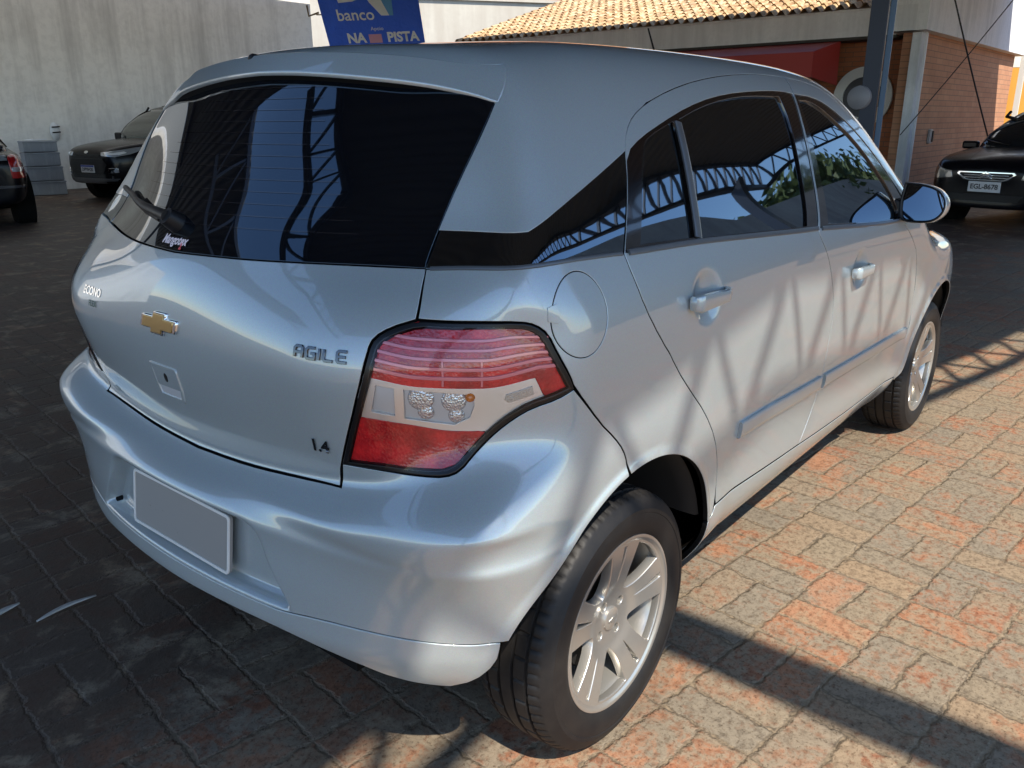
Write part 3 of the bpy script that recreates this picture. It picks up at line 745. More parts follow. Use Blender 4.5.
    tc = coords(pm); nz = noise(pm, tc, 60, 3); L(pm, mixc(pm, ramp(pm, nz, [(.0, (0, 0, 0)), (.25, (0, 0, 0)), (.29, (1, 1, 1)), (1, (1, 1, 1))]), (.16, .15, .13), (.25, .24, .225)), BS(pm).inputs['Base Color'])
    np_ = plate('number_plate', .400, .130, .010, -.006, .002, pm, bp)
    plate('plate_rim', .402, .132, .011, .001, .0045, mat('plate_rim', (.62, .61, .58), .4), np_, hole=(.392, .121, .008))
    bt = MB()
    for yy in (-.15, .15): bt.tube([Mx @ Vector((-.002, yy, .045)), Mx @ Vector((-.006, yy, .045))], .006, 10)
    # --- tail lamps
    for sg in (1, -1): tail_lamp(car, sg)
    # --- lettering and badge
    tailgate_marks(tail, glass)
    # --- wiper
    wp = np.array([0.041]); pv = wrap_pt(np.array([-1.150]), np.array([1.163]))[0]; nn = grad(pv[None])[0]
    b = MB()
    qs = np.array([(-1.150, 1.163), (-1.30, 1.172), (-1.45, 1.182), (-1.62, 1.192)]); P = wrap_pt(qs[:, 0], qs[:, 1]); G = grad(P)
    arm = [P[0]+G[0]*.012, P[0]+G[0]*.030]+[P[i]+G[i]*(.032-.003*i) for i in range(1, 4)]
    b.tube([P[0]-G[0]*.004, P[0]+G[0]*.030], [.024, .019], 18)
    b.tube([P[0]+G[0]*.026, P[1]+G[1]*.030, P[2]+G[2]*.026, P[3]+G[3]*.018], [.013, .010, .007, .006], 10)
    wi = b.build('wiper', PLASTIC, car, smooth=50)
    qs = np.array([(-1.22, 1.1605), (-1.35, 1.170), (-1.5, 1.180), (-1.65, 1.189), (-1.78, 1.197)]); P = wrap_pt(qs[:, 0], qs[:, 1]); G = grad(P)
    MB().tube([P[i]+G[i]*.012 for i in range(5)], .007, 8).build('wiper_blade', PLASTIC, wi, smooth=50)
    # washer jet on the spoiler, antenna on the roof
    P = wrap_pt(np.array([-1.243]), np.array([1.500]), .014)[0]
    MB().lathe([(0, .010), (.008, .009), (.012, .004), (.013, -.006)], 16, Matrix.Translation(P) @ Matrix.Rotation(R_(-80), 4, 'Y')).build('washer_jet', PLASTIC, spo, smooth=60)
    P = top_pt(np.array([1.50]), np.array([.02]))[0]
    b = MB(); b.tube([P+np.array([.03, 0, -.004]), P+np.array([.025, 0, .018])], [.022, .012], 14); b.tube([P+np.array([.02, 0, .012]), P+np.array([-.085, 0, .165])], [.0045, .003], 8)
    b.build('antenna', PLASTIC, car, smooth=50)
    # --- outer mirrors
    for sg in (1, -1): wing_mirror(doors_f[0 if sg > 0 else 1], sg)
    # --- dark inner shell, wheel houses, floor
    inner_shell(car)
    for wx in (0, WB_):
        for sg in (1, -1): wheel(car, wx, sg)
    return car

# ------------------------------------------------------------------ lamps, badges, mirrors, wheels
def lamp_cover_mat():
    m = bpy.data.materials.new('lamp_cover'); m.use_nodes = True; nt_ = m.node_tree; nt_.nodes.clear()
    out = nt_.nodes.new('ShaderNodeOutputMaterial'); mx = nt_.nodes.new('ShaderNodeMixShader'); tr = nt_.nodes.new('ShaderNodeBsdfTransparent')
    gl = nt_.nodes.new('ShaderNodeBsdfGlossy'); gl.inputs['Roughness'].default_value = .02; fr = nt_.nodes.new('ShaderNodeFresnel'); fr.inputs[0].default_value = 1.42
    nt_.links.new(fr.outputs[0], mx.inputs[0]); nt_.links.new(tr.outputs[0], mx.inputs[1]); nt_.links.new(gl.outputs[0], mx.inputs[2]); nt_.links.new(mx.outputs[0], out.inputs[0])
    return m
COVER = lamp_cover_mat()
BEZEL = mat('lamp_bezel', (.004, .004, .005), .30, 0, spec=.35)
RED = mat('red_lens', (.70, .012, .03), .18, 0, coat=.15, spec=.6)
_tc = coords(RED); _v = N(RED, 'ShaderNodeTexVoronoi'); _v.inputs['Scale'].default_value = 170; L(RED, _tc, _v.inputs['Vector'])
_nz = noise(RED, _tc, 22, 3)
L(RED, mixc(RED, ramp(RED, _nz, [(.38, (0, 0, 0)), (.66, (1, 1, 1))]), (.42, .003, .012), (.85, .025, .03)), BS(RED).inputs['Base Color'])
L(RED, bump(RED, _v.outputs[0], .25, .003), BS(RED).inputs['Normal'])
REDPALE = mat('pale_red_lens', (.80, .22, .25), .2, .1, coat=.5)
SILVREF = mat('lamp_silver', (.80, .80, .79), .24, .5)
BOWL = mat('lamp_bowl', (.70, .71, .72), .22, .6)
_tc = coords(BOWL); _v = N(BOWL, 'ShaderNodeTexVoronoi'); _v.inputs['Scale'].default_value = 260; L(BOWL, _tc, _v.inputs['Vector']); L(BOWL, bump(BOWL, _v.outputs[0], .6, .003), BS(BOWL).inputs['Normal'])
AMBER = mat('amber_bulb', (.75, .22, .03), .15, 0, coat=.6)
GREYLENS = mat('grey_reflector', (.62, .63, .65), .35, .1)

def tail_lamp(car, sg):
    sm = (lambda s: s) if sg > 0 else sflip
    lo, li, D1, D2 = CV['lamp_out'], CV['lamp_in'], CV['lamp_div1'], CV['lamp_div2']
    O = np.array(lo+[p for p in li[1:6]][::-1])
    if area(O) < 0: O = O[::-1]
    O = O-normals2d(O)*.0022
    nrm = normals2d(O); ins = lambda d: O-nrm*d
    P_ = lambda nm, q, m, par, **k: panel(nm, 'wrap', [(sm(a), b) for a, b in q], m, par, **k)
    sh = lambda q: [tuple((O-nrm*.0028)[int(np.argmin(((O-np.array(p))**2).sum(1)))]) for p in q]
    bez = P_('taillight', O, BEZEL, car, holes=[[(sm(a), b) for a, b in ins(.0056)]], off=.002, gap=.0002, res=.012, skirt=.03, lip=.003)
    P_('lamp_cover', ins(.0048), COVER, bez, off=.0035, gap=0, res=.014, skirt=0)
    f1 = pchip([p[0] for p in D1[:4]], [p[1] for p in D1[:4]]); f2 = pchip([p[0] for p in D2], [p[1] for p in D2])
    dl1 = [(s, float(f1(s))) for s in np.linspace(-.560, D1[3][0], 22)]; dl2 = [(s, float(f2(s))) for s in np.linspace(-.575, -.4006, 20)]
    top = dl1+[(D1[4][0]+.001, D1[4][1]), (-.300, .896)]+sh(lo[0:9][::-1]+li[1:4])
    P_('red_lens', top, RED, bez, off=-.010, gap=0, res=.014, skirt=.006, smooth=0)
    b = []
    for k in range(5):
        a0, a1 = -.548+.004*k*k*.4, -.293-.003*k
        S = np.linspace(a0, a1, 30); zl = f1(np.clip(S, -.56, -.318))+.0165*(k+1)-.004*ss(-.38, -.29, S)*k
        h_ = .0042-.0003*k
        q = list(zip(S, zl)); q2 = [(s, z+h_) for s, z in q[::-1]]
        b.append(surf_mesh('lens_rib', lambda u, v: wrap_pt(u if sg > 0 else sflip(u), v, -.0035), lambda P, uv: grad(P), [np.array(q+q2)], 0, .01, .006, lip=.0015))
    join('lens_rib', b, REDPALE, bez)
    # small bright vertical reflector ribs inside the red zone
    b = []
    for s0 in (-.452, -.3985):
        z0 = float(f1(s0))+.004; b.append(surf_mesh('rib', lambda u, v: wrap_pt(u if sg > 0 else sflip(u), v, -.006), lambda P, uv: grad(P), [np.array([(s0, z0), (s0+.002, z0), (s0+.0030, z0+.045), (s0+.0010, z0+.045)])], 0, .01, .004, lip=.0008))
    join('upright_rib', b, REDPALE, bez)
    # middle clear zone: silver housing with openings, reflector bowls, amber bulb
    mid = dl2+[(-.3798, .8408), (-.3519, .8672), (-.3279, .8841), (-.292, .8958), (-.3116, .9030)]+[(D1[3][0]-.001, D1[3][1]-.001)]+[(a, z-.0008) for a, z in dl1[::-1]]
    h1 = [(-.558, .872), (-.520, .8665), (-.520, .9225), (-.548, .9275)]
    h2 = [(-.507, .8625), (-.434, .8520), (-.4120, .866), (-.4060, .890), (-.4080, .9115), (-.45, .9160), (-.507, .9215)]
    P_('clear_lens', mid, SILVREF, bez, off=-.010, gap=.0, res=.014, skirt=.012, smooth=0, holes=[[(sm(a), c) for a, c in h1], [(sm(a), c) for a, c in h2]])
    P_('lamp_housing', [(-.58, .84), (-.38, .83), (-.38, .935), (-.575, .945)], GREYLENS, bez, off=-.017, gap=0, res=.02, skirt=0)
    for (cs, cz, rr) in ((-.484, .9010, .0235), (-.437, .8970, .0225), (-.477, .8740, .0150), (-.4330, .8680, .0150)):
        P0 = wrap_pt(np.array([sm(cs)]), np.array([cz]))[0]; g = grad(P0[None])[0]
        M = Vector(-g).to_track_quat('Z', 'Y').to_matrix().to_4x4(); M.translation = Vector(P0-g*.0125)
        MB().lathe([(rr*math.sin(a), -.0045*math.cos(a)) for a in np.linspace(0.02, math.pi/2, 9)], 24, M).build('reflector_bowl', BOWL, bez, smooth=60)
    P0 = wrap_pt(np.array([sm(-.4140)]), np.array([.9050]))[0]; g = grad(P0[None])[0]
    bm_ = MB(); bm_.lathe([(.0001, .010), (.0055, .009), (.009, .004), (.0095, -.003), (.006, -.010)], 16, Matrix.Translation(Vector(P0-g*.012)) @ Vector(g).to_track_quat('Z', 'Y').to_matrix().to_4x4())
    bm_.build('bulb', AMBER, bez, smooth=60)
    lowq = [(-.6120, .7560), (-.5449, .7650), (-.4886, .7715), (-.4560, .7745), (-.4370, .7830), (-.4095, .8068), (-.3850, .8350), (-.4006, .8405)]+[(a, z-.0012) for a, z in dl2[::-1][1:]]
    P_('red_reflector', lowq, RED, bez, off=-.008, gap=0, res=.014, skirt=.006, smooth=0)
    if sg > 0:
        pl = [(-.024, -.0070), (.022, -.0080), (.0235, .0075), (-.024, .0080), (-.029, 0)]
        mp_ = relief('moulded_plate', [pl, ], -.3440, .9090, mat('moulded_plate', (.50, .51, .50), .3, .5), bez, -.010, -.0075, rot=.30)
        st = [stroke([(.004, .004), (-.003, .004), (-.004, .001), (.003, -.001), (.003, -.004), (-.004, -.004)], .0016)]
        sh = [[(a-.0175, b_) for a, b_ in st[0]]]+[stroke([(-.009+.0052*k, -.003), (-.009+.0052*k, .003)], .0018) for k in range(6)]
        relief('moulded_marks', sh, -.3440, .9090, mat('moulded_mark', (.62, .62, .60), .25, .5), mp_, -.008, -.0062, rot=.30, lip=.0003)
    return bez

def tailgate_marks(tail, glass):
    gold = mat('badge_gold', (.55, .36, .12), .28, .75, coat=.8)
    tc = coords(gold); L(gold, bump(gold, noise(gold, tc, 240, 3), .12, .002), BS(gold).inputs['Normal'])
    # cross-shaped emblem: gold field in a chrome frame
    def bow(k, sh=.012):
        w_, h_ = .066*k, .0235*k; a = .0235*k; t = .0125*k
        return [(-w_-sh*.55, -t), (-a-sh*.5, -t), (-a-sh*.8, -h_), (a-sh*.9, -h_), (a-sh*.5, -t), (w_-sh*.2, -t), (w_+sh*.6, t), (a+sh*.5, t), (a+sh*.8, h_), (-a+sh*.9, h_), (-a+sh*.5, t), (-w_+sh*.2, t)]
    s0, z0 = -1.120, .963
    e1 = relief('emblem', [bow(1.0)], s0, z0, CHROME, tail, -.003, .0065, rot=0, lip=.0025)
    relief('emblem_field', [bow(.86, .0105)], s0, z0, gold, e1, .004, .0085, rot=0, lip=.002)
    # model name in outlined block letters, chrome
    lw = .0042; H = .020
    letters = [[[(-.009, -H/2), (-.009, H/2-.004), (-.005, H/2), (.006, H/2), (.009, H/2-.003), (.009, -H/2)], [(-.009, -.001), (.009, -.001)]],
               [[(.009, H/2), (-.005, H/2), (-.009, H/2-.004), (-.009, -H/2+.003), (-.006, -H/2), (.009, -H/2), (.009, .0), (.001, 0)]],
               [[(0, -H/2), (0, H/2)]],
               [[(-.009, H/2), (-.009, -H/2+.003), (-.006, -H/2), (.009, -H/2)]],
               [[(.009, H/2), (-.006, H/2), (-.009, H/2-.003), (-.009, -H/2+.003), (-.006, -H/2), (.009, -H/2)], [(-.008, 0), (.007, 0)]]]
    xs = [-.051, -.0235, -.0045, .0145, .0420]
    sh = []
    for x0_, lt in zip(xs, letters):
        for st in lt: sh.append([(a+x0_+b*.12, b) for a, b in stroke(st, lw)])
    relief('model_lettering', sh, -.6315, .9765, mat('letter_chrome', (.13, .13, .135), .12, 1.0), tail, -.001, .0035, rot=-.01, lip=.0008)
    # engine size
    # lettering on the far side of the tailgate
    def txt(nm, t, size, s0, z0, m, par, h=.0015, **k):
        me = text_mesh(t, size, **k); vs = np.array([v.co[:2] for v in me.vertices]); e = .01
        P = wrap_pt(np.array([s0-e, s0+e]), np.array([z0, z0])); ks = np.linalg.norm(P[1]-P[0])/(2*e)
        P = wrap_pt(s0+vs[:, 0]/ks, z0+vs[:, 1], h); 
        for v, p in zip(me.vertices, P): v.co = p
        me.materials.clear(); return link(nm, me, m, par)
    txt('engine_lettering', '1.4', .037, -.657, .785, mat('dark_chrome', (.16, .16, .17), .2, 1.0), tail, h=.003, bold=.0012)
    txt('far_lettering', 'ECONO', .027, -1.452, .988, CHROME, tail, bold=.0006)
    txt('flex_lettering', 'FLEX', .020, -1.445, .960, mat('green_mark', (.02, .09, .07), .4), tail, bold=.0004)
    # sticker low on the rear glass
    wht = mat('sticker_white', (.72, .60, .62), .5); red = mat('sticker_red', (.55, .05, .06), .5)
    st = txt('sticker', 'Mangotex', .024, -1.121, 1.1315, wht, glass, h=.0012, bold=.0008, shear=.25)
    txt('sticker_mark', '2', .016, -1.083, 1.1215, red, st, h=.0012, bold=.001)
    for k in range(7): pass
    # latch cover with a lock barrel
    s0, z0 = -1.143, .8255
    fr = [(-.055, .039), (.053, .039), (.057, -.014), (.050, -.041), (-.046, -.041), (-.051, -.014)]
    lc = relief('latch_cover', [[fr, [(a*.90, b*.86) for a, b in fr]]], s0, z0, SILVER, tail, -.002, .0035, lip=.0015)
    rec = mat('latch_recess', (.62, .64, .66), .30, .3, coat=1)
    relief('latch_plate', [[(a*.90, b*.86) for a, b in fr if b > -.015]], s0, z0, SILVER, lc, -.001, .0022, lip=.001)
    relief('latch_pull', [[(-.046, -.010), (.049, -.010), (.044, -.034), (-.041, -.034)]], s0, z0, rec, lc, -.004, .0008, lip=.001)
    relief('lock_barrel', [[(.0065*math.cos(a), .010*math.sin(a)) for a in np.linspace(0, 2*np.pi, 17)[:-1]]], s0+.002, z0+.011, PLASTIC, lc, -.001, .0030, lip=.001)

def wing_mirror(door, sg):
    out = np.array([(-.830, 1.152), (-.890, 1.149), (-.938, 1.136), (-.966, 1.112), (-.977, 1.082), (-.971, 1.052), (-.950, 1.028), (-.918, 1.0175), (-.845, 1.0165), (-.826, 1.040), (-.822, 1.10)])
    cen = out.mean(0); q = chaikin(out, 2, keep=80); q = q if area(q) > 0 else q[::-1]
    q = resample(q, .006); n = len(q); vs = []; fs = []
    lay = [(1.752, .90), (1.748, .955), (1.750, .995), (1.758, 1.015), (1.785, 1.03), (1.815, 1.00), (1.845, .92), (1.868, .78), (1.882, .55), (1.888, .25)]
    for x, k in lay:
        for a, b in q: vs.append((x-.08*(-a-.90)+.15*(b-1.085)*(1 if x < 1.77 else .3), sg*(cen[0]+(a-cen[0])*k), cen[1]+(b-cen[1])*k-.004*(x-1.75)/.1))
    for i in range(len(lay)-1):
        for j in range(n): fs.append((i*n+j, i*n+(j+1) % n, (i+1)*n+(j+1) % n, (i+1)*n+j))
    fs.append(tuple(range((len(lay)-1)*n, len(lay)*n)))
    mi = [1]*(n*2)+[0]*(len(fs)-2*n)
    if sg < 0: fs = [f[::-1] for f in fs]
    me = bpy.data.meshes.new('mirror'); me.from_pydata(vs, [], fs); me.materials.append(SILVER); me.materials.append(PLASTIC)
    me.polygons.foreach_set('material_index', mi); me.polygons.foreach_set('use_smooth', [True]*len(fs)); me.update()
    import bmesh
    bm = bmesh.new(); bm.from_mesh(me); bmesh.ops.recalc_face_normals(bm, faces=bm.faces); bm.to_mesh(me); bm.free(); me.update()
    mo = link('mirror', me, None, door)
    # glass, slightly convex, set back 6 mm in its black rim
    def fm(a, b):
        r2 = ((a-cen[0])**2+(b-cen[1])**2); return np.stack([1.757+.02*(-a-.90)-.10*(-a-.90)+.15*(b-1.085)+r2*.30, sg*a, b], -1)
    def fnm(P, uv):
        dx = .08+.6*(uv[:, 0]-cen[0]); dz = .15+.6*(uv[:, 1]-cen[1]); v = np.stack([-np.ones(len(P)), sg*dx, dz], -1); return v/np.linalg.norm(v, axis=1, keepdims=True)
    me = surf_mesh('mirror_glass', fm, fnm, [cen+(q-cen)*.875], 0, .01, 0); link('mirror_glass', me, MIRROR, mo)
    b = MB()
    b.add([(1.73, sg*-.775, 1.015), (1.90, sg*-.785, 1.015), (1.90, sg*-.775, 1.10), (1.75, sg*-.755, 1.115), (1.765, sg*-.850, 1.030), (1.85, sg*-.850, 1.030), (1.85, sg*-.850, 1.075), (1.765, sg*-.850, 1.080)],
          [(0, 3, 2, 1), (4, 5, 6, 7), (0, 1, 5, 4), (1, 2, 6, 5), (2, 3, 7, 6), (3, 0, 4, 7)])
    b.build('mirror_foot', PLASTIC, mo, bevel=.008)

def inner_shell(car):
    # dark shell a little inside the skin, so that the gaps between panels read black
    def grid(fm, us, vs_, cut=None):
        U, V_ = np.meshgrid(us, vs_, indexing='ij'); P = fm(U.ravel(), V_.ravel()); n, m_ = len(us), len(vs_)
        fs = []
        for i in range(n-1):
            for j in range(m_-1):
                c = P[[i*m_+j, (i+1)*m_+j, (i+1)*m_+j+1, i*m_+j+1]].mean(0)
                if cut is not None and cut(c): continue
                fs.append((i*m_+j, (i+1)*m_+j, (i+1)*m_+j+1, i*m_+j+1))
        return [tuple(p) for p in P], fs
    def cut(c):
        return min(math.hypot(c[0], c[2]-.30), math.hypot(c[0]-WB_, c[2]-.30)) < .47 and abs(c[1]) > .35 or (c[2] < .43 and c[0] < .5) or (c[2] < .36 and c[0] > 2.9)
    b = MB()
    v, f = grid(lambda a, c: wrap_pt(a, c, -.020), np.arange(sflip(0), cf_()+1.10, .035), np.concatenate([np.arange(.22, 1.46, .035)]), cut); b.add(v, f)
    b.add([(x, -y, z) for x, y, z in v], f)
    v, f = grid(lambda a, c: top_pt(a, c, -.020), np.arange(-.10, 3.1, .04), np.arange(-.58, .59, .04)); b.add(v, f)
    b.build('inner_shell', LINER, car)
    # floor pan and wheel houses
    b = MB(); b.box((1.35, 0, .235), (2.0, 1.40, .03)); b.box((-.25, 0, .34), (.50, 1.0, .06)); b.box((2.85, 0, .27), (.7, 1.1, .05))
    b.tube([(-.30, .35, .31), (-.50, .36, .33)], .028, 12); b.tube([(0, -.6, .27), (0, .6, .27)], .04, 10)
    b.build('underbody', LINER, car)
    LIN2 = mat('arch_liner', (.016, .015, .014), .75)
    for cx in (0, WB_):
        for sg in (1, -1):
            b = MB(); ang = np.linspace(R_(14), R_(163), 36); vs = []; 
            ys = (-.790, -.785, -.74, -.68, -.62, -.56, -.50, -.49)
            rr = (.408, .400, .398, .402, .398, .402, .395, .20)
            for a in ang:
                for y, r in zip(ys, rr): 
                    yy = y
                    if cx == 0 and math.cos(a) < 0: yy = min(y+.055*max(0, -math.cos(a))**1.5, -.45) if y < -.7 else y
                    vs.append((cx+r*math.cos(a), sg*yy, .30+r*math.sin(a)))
            m_ = len(ys); fs = [(i*m_+j, i*m_+j+1, (i+1)*m_+j+1, (i+1)*m_+j) for i in range(len(ang)-1) for j in range(m_-1)]
            b.add(vs, fs).build('wheel_arch_liner', LIN2, car, smooth=60)
def cf_(): return 2.5

TYRE = mat('tyre_rubber', (.012, .012, .012), .55, spec=.3)
_tc = coords(TYRE); _nz = noise(TYRE, _tc, 9, 6, .7)
L(TYRE, mixc(TYRE, ramp(TYRE, _nz, [(.35, (0, 0, 0)), (.75, (1, 1, 1))]), (.008, .008, .009), (.024, .021, .018)), BS(TYRE).inputs['Base Color'])
DRUM = mat('brake_drum', (.03, .028, .027), .6, .5)
def wheel(car, cx, sg, cz=.292):
    wy = .722
    root = empty('wheel'); root.parent = car; root.location = (cx, -sg*wy, cz)
    # local frame: x forward, outward = -y*sg, z up
    def MP(u, v, h): return (u, -sg*h, v)
    n = 360; prof = [(.192, -.072), (.206, -.090), (.225, -.0965), (.245, -.0975), (.268, -.094), (.285, -.086), (.2935, -.077)]
    tread = [(.2975, -.068), (.2995, -.056), (.2930, -.0545), (.2930, -.0485), (.3005, -.047), (.3018, -.022), (.2945, -.0205), (.2945, -.0145), (.302, -.013), (.302, .013), (.2945, .0145), (.2945, .0205), (.3018, .022), (.3005, .047), (.2930, .0485), (.2930, .0545), (.2995, .056), (.2975, .068)]
    prof = prof+tread+[(.2935, .077), (.2895, .0815), (.2885, .0822), (.285, .086), (.268, .094), (.2665, .0956), (.2585, .0965), (.257, .0953), (.245, .0975), (.225, .0965), (.212, .092), (.206, .0885), (.200, .080), (.192, .072)]
    vs = []; m_ = len(prof)
    for k in range(n):
        a = 2*math.pi*k/n
        for j, (r, h) in enumerate(prof):
            if k % 5 == 0 and abs(h) > .055 and abs(h) < .080 and r > .292: r -= .0035
            if k % 10 == 0 and .022 <= abs(h) <= .047 and r > .298: r -= .004
            x, z = r*math.cos(a), r*math.sin(a)
            if z < -cz+.001:
                z = -cz+.001
                h = h*1.02
            vs.append(MP(x, z, h))
    fs = [(k*m_+j, ((k+1) % n)*m_+j, ((k+1) % n)*m_+j+1, k*m_+j+1) for k in range(n) for j in range(m_-1)]
    ty = MB().add(vs, fs).build('tyre', TYRE, root, smooth=38)
    import bmesh
    def fix(o):
        bm = bmesh.new(); bm.from_mesh(o.data); bmesh.ops.recalc_face_normals(bm, faces=bm.faces); bm.to_mesh(o.data); bm.free(); return o
    fix(ty)
    # rim face
    hp = pchip([0, .03, .06, .10, .15, .18, .197], [.058, .058, .060, .070, .079, .083, .085])
    def fm(u, v):
        r = np.hypot(u, v); h = hp(r); return np.stack([u, -sg*h, v], -1)
    def fnm(P, uv):
        u, v = uv[:, 0], uv[:, 1]; r = np.hypot(u, v)+1e-6; d = (hp(r+.002)-hp(r-.002))/.004
        nn = np.stack([-d*u/r, -sg*np.ones(len(u)), -d*v/r], -1); return nn/np.linalg.norm(nn, axis=1, keepdims=True)
    circ = lambda r, n_, cx_=0, cy_=0: [(cx_+r*math.cos(2*math.pi*k/n_), cy_+r*math.sin(2*math.pi*k/n_)) for k in range(n_)]
    holes = []; slots = []
    ph0 = R_(84)
    for i in range(5):
        c = ph0+2*math.pi*i/5+math.pi/5
        def pt(r, da): return (r*math.cos(c+da), r*math.sin(c+da))
        h = [pt(.186, d) for d in np.linspace(-.335, .335, 9)]+[pt(.150, .325), pt(.112, .29), pt(.080, .15), pt(.073, 0), pt(.080, -.15), pt(.112, -.29), pt(.150, -.325)]
        holes.append(chaikin(np.array(h), 2, keep=80))
        c2 = ph0+2*math.pi*i/5
        def p2(r, w_): return (r*math.cos(c2)-w_*math.sin(c2), r*math.sin(c2)+w_*math.cos(c2))
        slots.append(chaikin(np.array([p2(.184, .0085), p2(.184, -.0085), p2(.100, -.0030), p2(.088, 0), p2(.100, .0030)]), 1, keep=80))
    lugs = [np.array(circ(.0130, 14, .048*math.cos(ph0+R_(40)+k*math.pi/2), .048*math.sin(ph0+R_(40)+k*math.pi/2))) for k in range(4)]
    me = surf_mesh('rim', fm, fnm, [np.array(circ(.197, 80))]+[np.array(h) for h in holes+slots+lugs], 0, .009, .024, lip=.0018)
    rim = link('rim', me, ALLOY, root)
    b = MB(); MM = Matrix(((1, 0, 0, 0), (0, 0, -sg, 0), (0, 1, 0, 0), (0, 0, 0, 1)))
    b.lathe([(.190, .0835), (.1955, .0875), (.2005, .0905), (.2055, .0895), (.2070, .086), (.206, .082), (.199, .080)], 96, MM)
    b.lathe([(.194, .083), (.188, .068), (.182, .050), (.176, .02), (.174, -.06), (.186, -.09)], 72, MM)
    fix(b.build('rim_barrel', ALLOY, root, smooth=50))
    b = MB(); b.lathe([(.001, .022), (.125, .022), (.130, .014), (.130, -.05), (.172, -.055), (.172, -.075), (.001, -.075)], 48, MM); fix(b.build('brake_drum', DRUM, root, smooth=40))
    b = MB()
    for k in range(4):
        a = ph0+R_(40)+k*math.pi/2; M2 = MM @ Matrix.Translation((.048*math.cos(a), .048*math.sin(a), 0))
        b.lathe([(.0001, .044), (.0080, .043), (.0085, .040), (.0085, .020)], 6, M2); b.lathe([(.0001, .030), (.014, .030)], 12, M2)
    for i in range(5):      # floor of the narrow slots
        c2 = ph0+2*math.pi*i/5; b.add([MP(r*math.cos(c2)-w_*math.sin(c2), r*math.sin(c2)+w_*math.cos(c2), h) for r, w_, h in ((.19, .013, .066), (.19, -.013, .066), (.10, -.007, .054), (.10, .007, .054))], [(0, 1, 2, 3)])
    fix(b.build('wheel_bolt', mat('bolt_steel', (.30, .29, .28), .35, .9) if 'bolt_steel' not in bpy.data.materials else bpy.data.materials['bolt_steel'], root, smooth=40))
    b = MB(); b.lathe([(.0001, .0665), (.020, .0655), (.027, .063), (.029, .056)], 32, MM); cap = fix(b.build('hub_cap', ALLOY, root, smooth=50))
    q = [(-.016, -.003), (-.006, -.003), (-.006, -.006), (.005, -.006), (.0055, -.003), (.0145, -.003), (.016, .003), (.006, .003), (.006, .006), (-.005, .006), (-.0055, .003), (-.0145, .003)]
    sx = 1 if sg > 0 else -1
    me = surf_mesh('cap_emblem', lambda u, v: np.stack([u, -sg*(.0675+0*u), v], -1), lambda P, uv: np.tile([0, -sg, 0.], (len(P), 1)), [np.array([(a*sx, b_) for a, b_ in q])], 0, .01, .003, lip=.0004); link('cap_emblem', me, ALLOY, root)
    a = ph0-R_(150); b = MB(); b.tube([MP(.180*math.cos(a), .180*math.sin(a), .045), MP(.168*math.cos(a), .168*math.sin(a), .080)], .004, 8); fix(b.build('valve_stem', PLASTIC, root))
    return root

# ------------------------------------------------------------------ parked cars in the background
from mathutils.bvhtree import BVHTree
CARBLACK = mat('black_car_paint', (.005, .005, .007), .25, 0, coat=.12, coat_rough=.03, spec=.2)
CARWIN = mat('car_window', (.012, .014, .016), .05, 0, coat=.5)
CARWINP = mat('pale_windscreen', (.05, .065, .06), .08, 0, coat=.6)
HEAD = mat('headlamp', (.55, .57, .60), .12, .55, coat=1.0)
TAILR = mat('tail_red', (.42, .012, .015), .15, 0, coat=1.0)
PLATEM = mat('white_plate', (.62, .63, .65), .4)
PLATEB = mat('plate_blue', (.02, .05, .30), .4)
INK = mat('plate_ink', (.03, .03, .035), .5)

def loft(rows, sub=2):
    """rows of half rings (x,y>=0,z) -> mirrored, subdivided mesh data"""
    m_ = len(rows[0]); ring = [];
    for r in rows:
        full = [(x, y, z) for x, y, z in r]+[(x, -y, z) for x, y, z in r[::-1][1:-1]]
        ring.append(full)
    k = len(ring[0]); vs = [p for r in ring for p in r]
    fs = [(i*k+j, i*k+(j+1) % k, (i+1)*k+(j+1) % k, (i+1)*k+j) for i in range(len(ring)-1) for j in range(k)]
    fs += [tuple(range(k))[::-1], tuple((len(ring)-1)*k+j for j in range(k))]
    me = bpy.data.meshes.new('loft'); me.from_pydata(vs, [], fs); me.update()
    import bmesh
    bm = bmesh.new(); bm.from_mesh(me); bmesh.ops.recalc_face_normals(bm, faces=bm.faces); bm.to_mesh(me); bm.free()
    o = bpy.data.objects.new('loft', me); COL.objects.link(o); s = o.modifiers.new('s', 'SUBSURF'); s.levels = sub; s.render_levels = sub
    bpy.context.view_layer.update()
    r = bpy.data.meshes.new_from_object(o.evaluated_get(bpy.context.evaluated_depsgraph_get()))
    bpy.data.objects.remove(o); bpy.data.meshes.remove(me)
    r.polygons.foreach_set('use_smooth', [True]*len(r.polygons)); return r

def bvh_of(me):
    return BVHTree.FromPolygons([v.co.copy() for v in me.vertices], [tuple(p.vertices) for p in me.polygons])
def patch(name, bvh, poly, frame, h, m, parent, depth=.02, res=.05, holes=()):
    """polygon in a view frame (origin, right, up, direction) pressed onto the body and raised by h"""
    O, Rt, Up, Dr = [np.array(v, float) for v in frame]
    def fm(a, b):
        out = []
        for u, v in zip(np.atleast_1d(a), np.atleast_1d(b)):
            s = O+Rt*u+Up*v; loc, nn, i, d = bvh.ray_cast(Vector(s), Vector(Dr))
            if loc is None: loc, nn, i, d = bvh.find_nearest(Vector(s+Dr*1.0))
            out.append(np.array(loc)-Dr*h)
        return np.array(out)
    def fnm(P, uv):
        out = []
        for p in P:
            loc, nn, i, d = bvh.find_nearest(Vector(p)); nn = np.array(nn)
            out.append(nn if nn@Dr < 0 else -nn)
        return np.array(out)
    me = surf_mesh(name, fm, fnm, [np.array(poly, float)]+[np.array(q, float) for q in holes], 0, res, depth, lip=.004)
    return link(name, me, m, parent)

